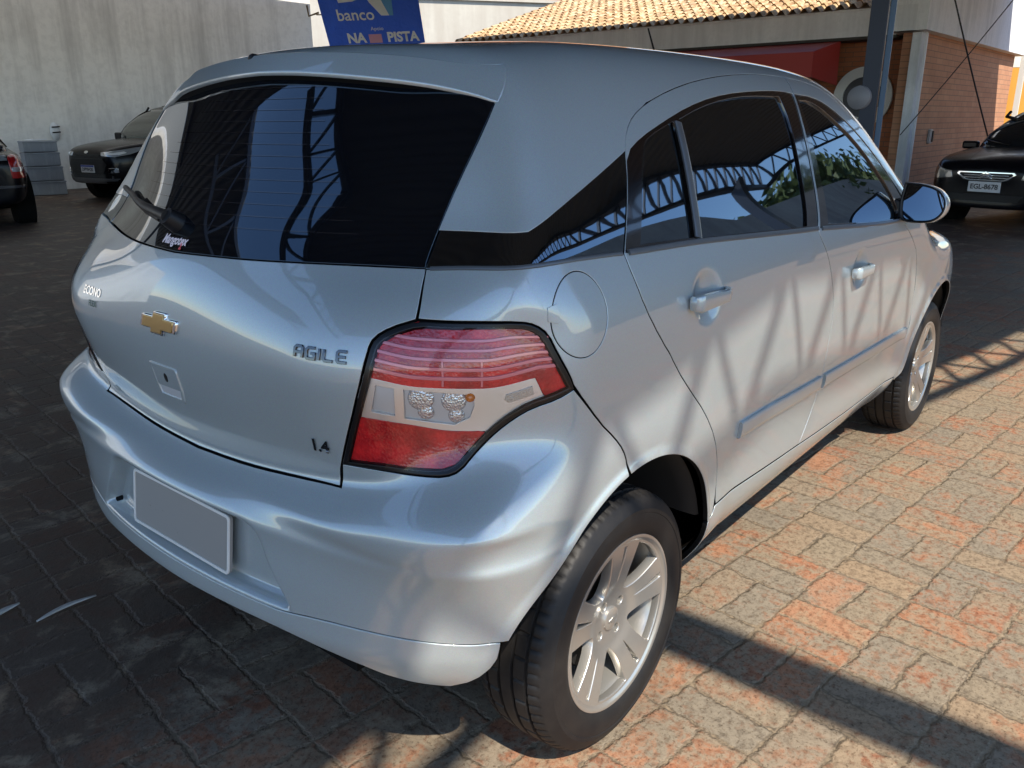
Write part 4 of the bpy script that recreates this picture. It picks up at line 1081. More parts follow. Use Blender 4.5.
def plain_wheel(root, x, y, r, sg, name='wheel', alloy=True):
    w_ = empty(name); w_.parent = root; w_.location = (x, y, r)
    MM = Matrix(((1, 0, 0, 0), (0, 0, sg, 0), (0, 1, 0, 0), (0, 0, 0, 1)))
    MB().lathe([(.19, -.09), (.25, -.10), (r-.03, -.095), (r-.004, -.075), (r, -.03), (r-.006, -.02), (r, -.01), (r, .01), (r-.006, .02), (r, .03), (r-.004, .075), (r-.03, .095), (.25, .10), (.205, .095), (.19, .07)], 40, MM).build('tyre', TYRE, w_, smooth=40)
    b = MB(); b.lathe([(.20, .09), (.205, .095), (.195, .085), (.185, .04), (.18, -.08)], 40, MM); b.lathe([(.0001, .085), (.05, .083), (.06, .05)], 24, MM)
    for k in range(5):
        a = 2*math.pi*k/5+.3
        for d in (-.13, .13):
            b.beam(MM @ Vector((.05*math.cos(a+d), .05*math.sin(a+d), .07)), MM @ Vector((.195*math.cos(a+d), .195*math.sin(a+d), .083)), .022, .02)
    b.build('rim', ALLOY, w_, smooth=40)
    MB().lathe([(.0001, .01), (.18, .01)], 24, MM).build('brake_drum', DRUM, w_)
    return w_

def generic_car(name, label, L_, Wd, Ht, hood, kind, pm, wr=.32, front_plate='', rear_plate='', win=None, group=None):
    """kind: suv / sedan / hatch.  local x forward, origin on the ground below the middle"""
    car = empty(name); tag(car, label, 'car', group)
    hl = L_/2; w = Wd/2; ax_f, ax_r = hl-.82, -(hl-.80)
    zl = .24 if kind != 'suv' else .32
    deck = hood+.02 if kind == 'sedan' else hood+.10
    st = [(hl-.02, .40, zl+.12, hood-.42), (hl, .62, zl, hood-.22), (hl-.06, .78, zl, hood-.12), (hl-.30, .93, zl, hood-.05), (hl-.75, .98, zl, hood), (hl-1.15, 1.0, zl, hood+.045), (.30, 1.0, zl-.02, hood+.06), (-.6, 1.0, zl-.02, hood+.075), (-hl+.95, 1.0, zl, deck), (-hl+.35, .96, zl+.02, deck), (-hl+.07, .84, zl+.04, deck-.03), (-hl, .70, zl+.08, deck-.14), (-hl+.01, .5, zl+.2, deck-.3)]
    rows = []
    for x, k, z0, z1 in st:
        ww = w*k; hgt = z1-z0
        rows.append([(x, 0, z0), (x, ww*.80, z0), (x, ww*.955, z0+.06*hgt/.6), (x, ww, z0+hgt*.42), (x, ww*.99, z0+hgt*.72), (x, ww*.93, z1-.035), (x, ww*.86, z1-.002), (x, ww*.45, z1+.022), (x, 0, z1+.03)])
    me = loft(rows); bv = bvh_of(me)
    body = link('body', me, pm, car)
    # greenhouse
    zr = Ht; zb = hood+.03
    if kind == 'suv': gs = [(hl-1.00, .80, zb, .72, zb+.03), (hl-1.45, .87, zb, .78, zr-.24), (hl-1.85, .88, zb, .70, zr-.04), (-.3, .88, zb, .69, zr), (-hl+.75, .88, zb, .67, zr-.03), (-hl+.30, .86, zb, .64, zr-.10), (-hl+.14, .80, zb, .62, zb+.12)]
    elif kind == 'sedan': gs = [(hl-1.0, .80, zb, .74, zb+.02), (hl-1.42, .85, zb, .72, zr-.26), (hl-1.95, .86, zb, .66, zr-.03), (-.15, .86, zb, .655, zr), (-hl+1.45, .86, zb, .63, zr-.05), (-hl+.95, .84, zb, .66, zr-.25), (-hl+.50, .78, zb, .72, zb+.02)]
    else: gs = [(hl-1.0, .80, zb, .74, zb+.02), (hl-1.45, .86, zb, .72, zr-.26), (hl-1.9, .87, zb, .67, zr-.03), (-.2, .87, zb, .66, zr), (-hl+.8, .86, zb, .64, zr-.04), (-hl+.35, .84, zb, .64, zr-.16), (-hl+.12, .80, zb, .70, zb+.06)]
    rows = []
    for x, kb, z0, kt, z1 in gs:
        h = z1-z0
        rows.append([(x, 0, z0-.10), (x, w*kb, z0-.10), (x, w*kb, z0), (x, w*(kb+(kt-kb)*.55), z0+h*.55), (x, w*kt, z0+h*.93), (x, w*kt*.86, z1-.003), (x, w*kt*.45, z1+.012), (x, 0, z1+.018)])
    me2 = loft(rows); bv2 = bvh_of(me2)
    link('windows', me2, win or CARWIN, car)
    # painted roof and pillars wrapped over the glass
    x0, x1 = -hl+(.36 if kind != 'sedan' else 1.30), hl-1.80
    rf = [(x0, -w*.60), (x1, -w*.62), (x1+.05, 0), (x1, w*.62), (x0, w*.60)]
    patch('roof', bv2, rf, ((0, 0, Ht+1), (1, 0, 0), (0, 1, 0), (0, 0, -1)), .006, pm, car, .03, .12)
    for sg in (1, -1):
        def surf(x, z):
            loc, *_ = bv2.ray_cast(Vector((x, sg*3, z)), Vector((0, -sg, 0)))
            return loc if loc is not None else Vector((x, sg*w*.7, z))
        for (xa, za), (xb, zb_) in (((hl-1.05, hood+.07), (hl-1.82, Ht-.055)), ((.05, hood+.05), (-.02, Ht-.07)), ((-hl+1.02, hood+.06), (-hl+1.10, Ht-.09)), ((-hl+.55, hood+.08), (-hl+.9 if kind != 'sedan' else -hl+1.32, Ht-.11))):
            pts = [surf(xa+(xb-xa)*t, za+(zb_-za)*t)+Vector((0, sg*.002, 0)) for t in np.linspace(0, 1, 8)]
            MB().tube(pts, .022, 6).build('pillar', pm, car, smooth=60)
    # wheels and arches
    for x in (ax_f, ax_r):
        for sg in (1, -1):
            MB().tube([(x, sg*(w-.24), wr), (x, sg*(w+.004), wr)], wr+.055, 40).build('wheel_arch', LINER, car, smooth=40)
            plain_wheel(car, x, sg*(w-.085), wr, sg)
    return car, body, bv, bv2, hl, w

def plate_on(car, bv, x_sign, z, txt, blue=True, y0=0.0, hl=2):
    O = (x_sign*(hl+1), y0, z); D_ = (-x_sign, 0, 0); Rt = (0, x_sign, 0)
    loc, *_ = bv.ray_cast(Vector(O), Vector(D_)); p = Vector((loc.x+x_sign*.018, y0, z))
    MB().box(p, (.014, .40, .13)).build('number_plate', PLATEM, car, bevel=.003)
    pl = car.children[-1]
    if blue: MB().box(p+Vector((x_sign*.005, 0, .048)), (.010, .396, .030)).build('plate_band', PLATEB, pl)
    place_text('plate_text', txt, .085, p+Vector((x_sign*.009, 0, -.012 if blue else 0)), Rt, (0, 0, 1), INK, pl, extrude=.001, bold=.002)

def build_background_cars():
    # black compact SUV by the left wall
    fr = lambda hl: ((hl+1.2, 0, 0), (0, 1, 0), (0, 0, 1), (-1, 0, 0))
    car, body, bv, bv2, hl, w = generic_car('black_suv', 'black compact SUV facing the camera in front of the grey wall', 4.10, 1.77, 1.70, 1.04, 'suv', CARBLACK, .33, win=CARWINP)
    for sg in (1, -1):
        dg = ((hl+.85, sg*(w+.90), 0), (-.707, sg*.707, 0), (0, 0, 1), (-.707, -sg*.707, 0))
        h = patch('headlight', bv, [(-.34, .815), (-.10, .80), (.16, .845), (.40, .93), (.30, .955), (.05, .915), (-.20, .885), (-.34, .875)], dg, .010, HEAD, car, .03, .03)
        patch('lamp_strip', bv, [(-.26, .835), (-.02, .835), (.10, .865), (.06, .885), (-.10, .862), (-.26, .860)], dg, .022, mat('lamp_white', (.85, .85, .85), .2, .1), h, .012, .03)
        patch('fog_lamp', bv, [(sg*.58, .52), (sg*.72, .53), (sg*.72, .60), (sg*.60, .60)], fr(hl), .010, CHROME, car, .02, .05)
    patch('grille', bv, [(-.46, .50), (.46, .50), (.56, .66), (.46, .76), (-.46, .76), (-.56, .66)], fr(hl), .012, PLASTIC, car, .02, .06)
    patch('upper_grille', bv, [(-.40, .815), (.40, .815), (.40, .835), (-.40, .835)], fr(hl), .012, PLASTIC, car, .02, .06)
    patch('badge', bv, [(.055*math.cos(a), .875+.022*math.sin(a)) for a in np.linspace(0, 2*np.pi, 17)[:-1]], fr(hl), .014, CHROME, car, .01, .03)
    plate_on(car, bv, 1, .585, 'DPP9H20', True, 0, hl)
    patch('bumper_guard', bv, [(-.80, .34), (.80, .34), (.84, .42), (-.84, .42)], fr(hl), .014, mat('grey_guard', (.06, .062, .07), .5), car, .03, .08)
    for sg in (1, -1):
        b = MB(); b.box((hl-1.30, sg*(w+.02), 1.12), (.10, .22, .14)); b.build('mirror', CARBLACK, car, bevel=.03, seg=3)
        b = MB(); b.tube([(x, sg*w*.50, (bv2.ray_cast(Vector((x, sg*w*.50, 3)), Vector((0, 0, -1)))[0] or Vector((0, 0, 1.6))).z+(.03 if 0 < i < 6 else .0)) for i, x in enumerate(np.linspace(.05, -1.5, 7))], .012, 8); b.build('roof_rail', PLASTIC, car, smooth=60)
    b = MB(); b.tube([(hl-1.06, -.45, 1.10), (hl-1.18, .12, 1.145)], .010, 6); b.build('wiper', PLASTIC, car)
    car.location = (7.52, 14.11, 0); car.rotation_euler = (0, 0, R_(187)); suv = car
    # black sedan with chrome-lined grille on the right
    car, body, bv, bv2, hl, w = generic_car('black_sedan', 'dark sedan facing the camera beside the brick wall, chrome-lined grille with a double chevron', 4.45, 1.78, 1.49, .93, 'sedan', CARBLACK, .32)
    gr = [(-.34, .70), (.34, .70), (.36, .675), (.27, .605), (.20, .59), (-.20, .59), (-.27, .605), (-.36, .675)]
    gp = patch('grille', bv, gr, fr(hl), .010, PLASTIC, car, .02, .05)
    gi = [(a*.93, .645+(b_-.645)*.80) for a, b_ in gr]
    patch('grille_rim', bv, gr, fr(hl), .022, CHROME, gp, .012, .05, holes=[gi])
    for dz in (0, .034):
        q = [(-.085, .618+dz), (-.06, .618+dz), (0, .652+dz), (.06, .618+dz), (.085, .618+dz), (.0, .674+dz)]
        patch('chevron', bv, q, fr(hl), .028, CHROME, gp, .012, .05)
    for k, zz in enumerate((.625, .655)):
        patch('grille_bar', bv, [(-.27, zz), (.27, zz), (.27, zz+.007), (-.27, zz+.007)], fr(hl), .014, CHROME, gp, .01, .06)
    for sg in (1, -1):
        dg = ((hl+.85, sg*(w+.90), 0), (-.707, sg*.707, 0), (0, 0, 1), (-.707, -sg*.707, 0))
        patch('headlight', bv, [(-.36, .62), (-.18, .60), (.02, .64), (.20, .72), (.30, .80), (.12, .80), (-.10, .755), (-.34, .70)], dg, .008, mat('dim_headlamp', (.22, .22, .21), .15, .4, coat=1) if sg > 0 else bpy.data.materials['dim_headlamp'], car, .03, .03)
        b = MB(); b.box((hl-1.34, sg*(w-.01), .99), (.10, .22, .11)); b.build('mirror', CARBLACK, car, bevel=.03, seg=3)
        patch('fog_lamp', bv, [(sg*.60, .40), (sg*.74, .41), (sg*.74, .46), (sg*.60, .45)], fr(hl), .008, CHROME, car, .02, .05)
    patch('lower_grille', bv, [(-.42, .34), (.42, .34), (.48, .42), (-.48, .42)], fr(hl), .008, PLASTIC, car, .02, .06)
    plate_on(car, bv, 1, .515, 'EGL-8678', False, 0, hl)
    b = MB(); b.tube([(hl-1.08, -.5, .985), (hl-1.22, .10, 1.035)], .010, 6); b.tube([(hl-1.06, .05, .985), (hl-1.2, .62, 1.03)], .010, 6); b.build('wiper', PLASTIC, car)
    a = math.atan2(.248, -.969); car.rotation_euler = (0, 0, a)
    car.location = (10.75-math.cos(a)*hl, .50-math.sin(a)*hl, 0); sed = car
    # dark hatchback at the left edge, seen from behind
    car, body, bv, bv2, hl, w = generic_car('black_hatchback', 'black car cut by the left picture edge, red tail lamp and rear wheel showing', 4.30, 1.74, 1.46, .98, 'sedan', CARBLACK, .32)
    rr = ((-hl-1.2, 0, 0), (0, -1, 0), (0, 0, 1), (1, 0, 0))
    for sg in (1, -1):
        tl = patch('taillight', bv, [(sg*.60, .66), (sg*.83, .66), (sg*.80, .92), (sg*.62, .985), (sg*.585, .93)], rr, .012, TAILR, car, .03, .04)
        patch('clear_band', bv, [(sg*.61, .745), (sg*.80, .745), (sg*.80, .80), (sg*.61, .80)], rr, .020, HEAD, tl, .012, .05)
    patch('bumper_strip', bv, [(-.82, .53), (.82, .53), (.82, .56), (-.82, .56)], rr, .014, mat('bumper_shine', (.05, .05, .055), .15, coat=1), car, .02, .08)
    patch('boot_trim', bv, [(-.57, .90), (.57, .90), (.57, .96), (-.57, .96)], rr, .012, mat('pale_trim', (.35, .38, .42), .3, .5), car, .02, .08)
    plate_on(car, bv, -1, .66, 'FNS-4182', False, 0, hl)
    a = R_(77); car.rotation_euler = (0, 0, a)
    # rear right wheel stands at (3.38, 11.75)
    lx, ly = -(hl-.80), -(w-.085)
    car.location = (3.50-(lx*math.cos(a)-ly*math.sin(a)), 11.58-(lx*math.sin(a)+ly*math.cos(a)), 0)
    return suv, sed, car

# ------------------------------------------------------------------ ground, walls, buildings, canopy
def ground_material():
    m = mat('brick_paving', (.2, .1, .05), .8, spec=.35)
    tc = coords(m)
    # slight waviness of the joints
    w1 = N(m, 'ShaderNodeTexNoise'); w1.inputs['Scale'].default_value = 9; w1.inputs['Detail'].default_value = 3; L(m, tc, w1.inputs['Vector'])
    w2 = N(m, 'ShaderNodeTexNoise'); w2.inputs['Scale'].default_value = 60; w2.inputs['Detail'].default_value = 3; L(m, tc, w2.inputs['Vector'])
    va = N(m, 'ShaderNodeVectorMath', operation='MULTIPLY_ADD'); L(m, w1.outputs['Color'], va.inputs[0]); va.inputs[1].default_value = (.030, .030, 0); L(m, tc, va.inputs[2])
    vb = N(m, 'ShaderNodeVectorMath', operation='MULTIPLY_ADD'); L(m, w2.outputs['Color'], vb.inputs[0]); vb.inputs[1].default_value = (.010, .010, 0); L(m, va.outputs[0], vb.inputs[2])
    cell = .247
    mp = N(m, 'ShaderNodeMapping', vector_type='TEXTURE'); mp.inputs['Location'].default_value = (.8128-.010, -1.1376-.010, 0); mp.inputs['Rotation'].default_value = (0, 0, R_(-6.7)); mp.inputs['Scale'].default_value = (.225, .244, 1)
    L(m, vb.outputs[0], mp.inputs['Vector'])
    sp = N(m, 'ShaderNodeSeparateXYZ'); L(m, mp.outputs[0], sp.inputs[0]); U, V = sp.outputs[0], sp.outputs[1]
    fl = lambda x: math_n(m, 'FLOOR', x); fr = lambda x: math_n(m, 'FRACT', x)
    i, j = fl(U), fl(V); u, v = fr(U), fr(V)
    par = math_n(m, 'FLOORED_MODULO', math_n(m, 'ADD', i, j), 2.0)
    par = math_n(m, 'GREATER_THAN', par, .5)
    a = math_n(m, 'ADD', math_n(m, 'MULTIPLY', u, par), math_n(m, 'MULTIPLY', v, math_n(m, 'SUBTRACT', 1.0, par)))     # split direction
    b = math_n(m, 'ADD', math_n(m, 'MULTIPLY', v, par), math_n(m, 'MULTIPLY', u, math_n(m, 'SUBTRACT', 1.0, par)))
    a2 = math_n(m, 'MULTIPLY', a, 2.0); bi = fl(a2); fa = fr(a2)
    d1 = math_n(m, 'MULTIPLY', math_n(m, 'MINIMUM', fa, math_n(m, 'SUBTRACT', 1.0, fa)), .5)
    d2 = math_n(m, 'MINIMUM', b, math_n(m, 'SUBTRACT', 1.0, b))
    d = math_n(m, 'SMOOTH_MIN', d1, d2, .03)
    # lines between strips are a little wider
    idv = N(m, 'ShaderNodeCombineXYZ'); L(m, i, idv.inputs[0]); L(m, j, idv.inputs[1]); L(m, bi, idv.inputs[2])
    wn = N(m, 'ShaderNodeTexWhiteNoise', noise_dimensions='3D'); L(m, idv.outputs[0], wn.inputs['Vector'])
    spc = N(m, 'ShaderNodeSeparateColor'); L(m, wn.outputs['Color'], spc.inputs[0]); r1, r2, r3 = spc.outputs
    jw = math_n(m, 'MULTIPLY_ADD', r3, .010, .002)
    chip = noise(m, tc, 26, 5, .7); chip = math_n(m, 'MULTIPLY', math_n(m, 'SUBTRACT', chip, .45), .16)
    edge = math_n(m, 'SUBTRACT', math_n(m, 'SUBTRACT', d, jw), chip)
    mort = N(m, 'ShaderNodeMapRange'); mort.interpolation_type = 'SMOOTHSTEP'; L(m, edge, mort.inputs[0]); mort.inputs[1].default_value = -.016; mort.inputs[2].default_value = .030
    brickmask = mort.outputs[0]
    big = noise(m, tc, .9, 5, .6); mid = noise(m, tc, 4.5, 6, .65, .6); fine = noise(m, tc, 42, 6, .72); grit = noise(m, tc, 170, 4, .7)
    # fired clay colours, brick by brick
    clay = ramp(m, r1, [(0, (.30, .120, .062)), (.35, (.34, .160, .085)), (.65, (.32, .175, .105)), (1, (.30, .135, .072))])
    # worn grey cement-stained top
    grey = ramp(m, r2, [(0, (.235, .185, .125)), (.5, (.205, .172, .128)), (1, (.265, .190, .120))])
    wear = math_n(m, 'ADD', math_n(m, 'MULTIPLY', mid, .9), math_n(m, 'MULTIPLY', r3, .22))
    wear = math_n(m, 'ADD', wear, math_n(m, 'MULTIPLY', math_n(m, 'SUBTRACT', big, .5), .95))
    wear = math_n(m, 'ADD', wear, math_n(m, 'MULTIPLY', math_n(m, 'SUBTRACT', fine, .5), .9))
    blot = noise(m, tc, 15, 6, .7, .8); wear = math_n(m, 'ADD', wear, math_n(m, 'MULTIPLY', math_n(m, 'SUBTRACT', blot, .5), .9))
    wm = N(m, 'ShaderNodeMapRange'); wm.interpolation_type = 'SMOOTHSTEP'; L(m, wear, wm.inputs[0]); wm.inputs[1].default_value = .32; wm.inputs[2].default_value = .64
    col = mixc(m, wm.outputs[0], clay, grey)
    col = mixc(m, ramp(m, fine, [(.28, (.72, .72, .72)), (.52, (.10, .10, .10))]), col, (.22, .17, .13), 'MULTIPLY')
    sp2 = noise(m, tc, 95, 5, .75); col = mixc(m, ramp(m, sp2, [(.36, (.8, .8, .8)), (.47, (0, 0, 0))]), col, (.30, .24, .19), 'MULTIPLY')
    col = mixc(m, ramp(m, fine, [(.35, (0, 0, 0)), (.75, (.8, .8, .8))]), col, (1.38, 1.35, 1.30), 'MULTIPLY')
    col = mixc(m, ramp(m, grit, [(.62, (0, 0, 0)), (.75, (.5, .5, .5))]), col, (.45, .40, .33))
    mcol = ramp(m, fine, [(.3, (.11, .080, .050)), (.55, (.24, .180, .115)), (.75, (.33, .25, .17))])
    col = mixc(m, brickmask, mcol, col)
    # thin dark crevice where brick meets joint
    cr = N(m, 'ShaderNodeMapRange'); L(m, math_n(m, 'ABSOLUTE', math_n(m, 'ADD', edge, .004)), cr.inputs[0]); cr.inputs[1].default_value = .0; cr.inputs[2].default_value = .016; cr.inputs[3].default_value = .62; cr.inputs[4].default_value = 0
    crk = math_n(m, 'MULTIPLY', cr.outputs[0], ramp(m, mid, [(.40, (0, 0, 0)), (.60, (1, 1, 1))]))
    col = mixc(m, crk, col, (.03, .025, .02))
    # canopy shade painted into the paving: darkens towards the car's left, patchy with noise
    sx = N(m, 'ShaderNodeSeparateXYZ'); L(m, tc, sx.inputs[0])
    shade_ramp = math_n(m, 'ADD', math_n(m, 'MULTIPLY', math_n(m, 'SUBTRACT', noise(m, tc, .55, 5, .6), .5), 2.2), math_n(m, 'MULTIPLY_ADD', sx.outputs[1], .80, .62))
    st = N(m, 'ShaderNodeMapRange'); st.interpolation_type = 'SMOOTHSTEP'; L(m, shade_ramp, st.inputs[0]); st.inputs[1].default_value = 0; st.inputs[2].default_value = 1.0; st.inputs[3].default_value = 0; st.inputs[4].default_value = .90
    shade_mask = math_n(m, 'MULTIPLY', st.outputs[0], ramp(m, mid, [(.30, (1, 1, 1)), (.53, (.90, .90, .90)), (.63, (.25, .25, .25))]))
    col = mixc(m, shade_mask, col, (.024, .015, .013))
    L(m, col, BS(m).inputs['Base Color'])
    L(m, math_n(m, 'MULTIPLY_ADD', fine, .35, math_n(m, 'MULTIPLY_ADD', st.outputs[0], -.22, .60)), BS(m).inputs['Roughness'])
    h = math_n(m, 'ADD', math_n(m, 'MULTIPLY', brickmask, .55), math_n(m, 'MULTIPLY', fine, .30))
    h = math_n(m, 'ADD', h, math_n(m, 'MULTIPLY', grit, .10)); h = math_n(m, 'ADD', h, math_n(m, 'MULTIPLY', mid, .35))
    h = math_n(m, 'ADD', h, math_n(m, 'MULTIPLY', math_n(m, 'MULTIPLY', r1, brickmask), .25))
    L(m, bump(m, h, .75, .009), BS(m).inputs['Normal'])
    return m

def stucco(name, col, dark, sc=1.0, streak=1.0, rough=.85):
    m = mat(name, col, rough, spec=.2); tc = coords(m)
    n1 = noise(m, tc, .8*sc, 6, .62); n2 = noise(m, mapping(m, tc, (3*sc, 3*sc, .25*sc)), 1.6, 6, .65); n3 = noise(m, tc, 14*sc, 5, .6)
    f = math_n(m, 'ADD', math_n(m, 'MULTIPLY', n1, .5), math_n(m, 'MULTIPLY', n2, .5*streak))
    c = mixc(m, ramp(m, f, [(.40, (0, 0, 0)), (.60, (1, 1, 1))]), dark, col)
    c = mixc(m, ramp(m, n3, [(.3, (.35, .35, .35)), (.55, (0, 0, 0))]), c, dark)
    L(m, c, BS(m).inputs['Base Color']); L(m, bump(m, n3, .25, .01), BS(m).inputs['Normal']); return m
def brickwork(name, c1, c2, mort, w_=.26, h_=.085, rough=.8, axis='x'):
    m = mat(name, c1, rough, spec=.25); tc = coords(m); s = N(m, 'ShaderNodeSeparateXYZ'); L(m, tc, s.inputs[0])
    cb = N(m, 'ShaderNodeCombineXYZ'); L(m, s.outputs[0 if axis == 'x' else 1], cb.inputs[0]); L(m, s.outputs[2], cb.inputs[1])
    b = N(m, 'ShaderNodeTexBrick'); L(m, cb.outputs[0], b.inputs['Vector']); b.inputs['Scale'].default_value = 1; b.inputs['Brick Width'].default_value = w_; b.inputs['Row Height'].default_value = h_
    b.inputs['Mortar Size'].default_value = .0075; b.inputs['Mortar Smooth'].default_value = .3
    b.inputs['Color1'].default_value = (*c1, 1); b.inputs['Color2'].default_value = (*c2, 1); b.inputs['Mortar'].default_value = (*mort, 1)
    n1 = noise(m, tc, 2.2, 5, .6); c = mixc(m, math_n(m, 'MULTIPLY', n1, .6), b.outputs[0], (.45, .38, .33), 'MULTIPLY')
    L(m, c, BS(m).inputs['Base Color']); L(m, bump(m, b.outputs['Fac'], -.5, .01), BS(m).inputs['Normal']); return m

def wall_seg(name, p0, p1, z0, z1, th, m, parent=None, side=1):
    """upright wall from p0 to p1, thickened to its left (side=1) or right"""
    a = Vector((*p0, 0)); b = Vector((*p1, 0)); d = (b-a).normalized(); n = Vector((-d.y, d.x, 0))*side*th
    vs = [a, b, b+n, a+n]; v = [(p.x, p.y, z0) for p in vs]+[(p.x, p.y, z1) for p in vs]
    fs = [(0, 3, 2, 1), (4, 5, 6, 7), (0, 1, 5, 4), (1, 2, 6, 5), (2, 3, 7, 6), (3, 0, 4, 7)]
    if side < 0: fs = [f[::-1] for f in fs]
    return MB().add(v, fs).build(name, m, parent)

def truss(name, pts, h, m, parent, chord=.05, web=.03, bay=.45):
    b = MB(); pts = [Vector(p) for p in pts]
    for i in range(len(pts)-1):
        a, c = pts[i], pts[i+1]; b.beam(a, c, chord); b.beam(a-Vector((0, 0, h)), c-Vector((0, 0, h)), chord)
        n = max(1, int(round((c-a).length/bay)))
        for k in range(n):
            p, q = a+(c-a)*k/n, a+(c-a)*(k+1)/n; mid = (p+q)/2
            b.beam(p, mid-Vector((0, 0, h)), web); b.beam(mid-Vector((0, 0, h)), q, web)
    return b.build(name, m, parent)

def build_setting():
    # ground: one sheet to the horizon
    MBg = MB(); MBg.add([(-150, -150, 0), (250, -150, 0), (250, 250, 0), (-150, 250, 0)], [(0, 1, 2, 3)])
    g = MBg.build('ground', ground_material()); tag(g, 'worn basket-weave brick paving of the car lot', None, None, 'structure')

    # --- grey rendered wall on the left
    lw = wall_seg('boundary_wall', (-9, 17.40), (13.45, 17.40), 0, 5.2, .25, stucco('grey_render', (.84, .83, .80), (.56, .55, .53), .7, 1.25))
    tag(lw, 'tall grey stained plaster wall in shade at the left, behind the parked SUV', 'wall')
    # white mask-like vent fixed to it
    b = MB(); M0 = Matrix.Translation((6.49, 17.38, 1.20)) @ Matrix.Rotation(R_(90), 4, 'X')
    b.lathe([(.0001, .075), (.05, .07), (.10, .045), (.125, 0)], 24, M0 @ Matrix.Diagonal((.85, 1.55, 1, 1)))
    v = b.build('wall_ornament', mat('white_plastic', (.62, .64, .66), .4), smooth=60); tag(v, 'small white oval fitting on the grey wall between the two black cars', 'wall fitting')
    b = MB()
    for zz in (.09, -.02): b.tube([(6.41, 17.312, 1.20+zz), (6.57, 17.312, 1.20+zz+.01)], .016, 6)
    b.build('slot', SEAL, v)
    # stack of pale boxes against the wall
    bm_ = stucco('grey_box', (.40, .42, .45), (.26, .28, .31), 4, .6, .7)
    P0 = Vector((5.72, 16.35, 0)); lab = ['lowest', 'second', 'third', 'topmost']
    hs = [.28, .28, .27, .22]; z = 0
    for k in range(4):
        b = MB(); w_ = .66-.02*k
        b.box((0, 0, hs[k]/2-.004), (w_, .50, hs[k]-.012)); o = b.build('storage_box', bm_, bevel=.012)
        b = MB(); b.box((0, 0, hs[k]-.028), (w_+.02, .52, .022)); b.build('lid', bm_, o, bevel=.005)
        o.location = (P0.x-.01*k, P0.y, z); o.rotation_euler = (0, 0, R_(-14)+.02*(k-1)); z += hs[k]
        tag(o, ['lowest grey box of the stack by the left wall', 'second grey box from the ground in the stack by the left wall', 'third grey box from the ground in the stack by the left wall', 'topmost grey box of the stack by the left wall, papers on it'][k], 'box', 'stacked grey boxes')
    b = MB(); b.box((P0.x-.05, P0.y, z+.012), (.30, .26, .02), R_(12)); pp = b.build('paper_sheet', mat('paper', (.75, .76, .78), .6), bevel=.004); tag(pp, 'white papers lying on top of the grey box stack', 'paper')

    # --- bright sunlit buildings in the distance
    wb = empty('white_building', (0, 0, 0)); tag(wb, 'sunlit white rendered building far behind, partly topped with raw orange brick', 'building')
    wm_ = stucco('white_render', (.52, .49, .42), (.42, .38, .32), .5, .8); wall_seg('wall', (13.5, 25.5), (27.0, 16.5), 0, 5.45, .5, wm_, wb)
    wall_seg('upper_wall', (18.0, 22.50+.45), (28.2, 16.10), 5.45, 7.8, .4, brickwork('orange_brick', (.60, .22, .09), (.52, .17, .07), (.45, .38, .30), .3, .2, .9), wb)
    b = MB(); d = (Vector((27.0, 16.5, 0))-Vector((13.5, 25.5, 0))).normalized(); 
    b.beam((13.5, 25.45, 5.47), (27, 16.45, 5.47), .12, .10); b.build('coping', wm_, wb)

    # --- low building with clay tile roof
    tb = empty('tiled_building', (0, 0, 0)); tag(tb, 'low brick building with clay tile roof, pale fascia and red awning behind the car', 'building')
    xf = 15.0
    fasc = stucco('pale_fascia', (.84, .85, .86), (.66, .67, .68), 1, 1.0)
    wall_seg('fascia', (xf, 13.2), (xf, 3.0), 2.76, 3.22, .35, fasc, tb)
    redbr = brickwork('facade_brick', (.48, .18, .09), (.42, .15, .07), (.22, .13, .09), .30, .085, .7, 'y')
    wall_seg('facade', (xf+.55, 13.2), (xf+.55, 2.60), 0, 2.78, .3, redbr, tb)
    MB().box((xf+.25, 8.1, 2.74), (.55, 10.2, .05)).build('soffit', mat('soffit_dark', (.05, .045, .04), .8), tb)
    # tile roof: rows of half-round tiles
    tm = mat('clay_tile', (.50, .30, .13), .85, spec=.15); tc = coords(tm); s = N(tm, 'ShaderNodeSeparateXYZ'); L(tm, tc, s.inputs[0])
    cb = N(tm, 'ShaderNodeCombineXYZ'); L(tm, math_n(tm, 'FLOOR', math_n(tm, 'DIVIDE', s.outputs[0], .34)), cb.inputs[0]); L(tm, math_n(tm, 'FLOOR', math_n(tm, 'DIVIDE', s.outputs[1], .11)), cb.inputs[1])
    wn = N(tm, 'ShaderNodeTexWhiteNoise'); L(tm, cb.outputs[0], wn.inputs['Vector']); nz = noise(tm, tc, 7, 5, .7)
    c = ramp(tm, wn.outputs[0], [(0, (.40, .24, .12)), (.5, (.56, .38, .20)), (1, (.68, .52, .32))]); c = mixc(tm, ramp(tm, nz, [(.35, (.75, .75, .75)), (.58, (0, 0, 0))]), c, (.16, .10, .06)); L(tm, c, BS(tm).inputs['Base Color'])
    per = .22; slope = .30; y0, y1 = 2.9, 13.6; x0_, x1_ = xf-.12, xf+8.2
    ny = int((y1-y0)/per*8); vs = []; fs = []; rows = []
    nrow = int((x1_-x0_)/.34)
    for r in range(nrow):
        for e in (0, 1):
            x = x0_+(r+e)*.34+(-.03 if e == 0 else 0); zb = 3.24+slope*(x-x0_)+(.035 if e == 0 else .0)
            rows.append((x, zb))
    for x, zb in rows:
        for k in range(ny+1):
            y = y0+(y1-y0)*k/ny; wv = math.cos(2*math.pi*(y-y0)/per); vs.append((x, y, zb+.045*(abs(wv)**.7*(1 if wv > 0 else -1))+.006*math.sin(y*3.1+x)))
    m_ = ny+1
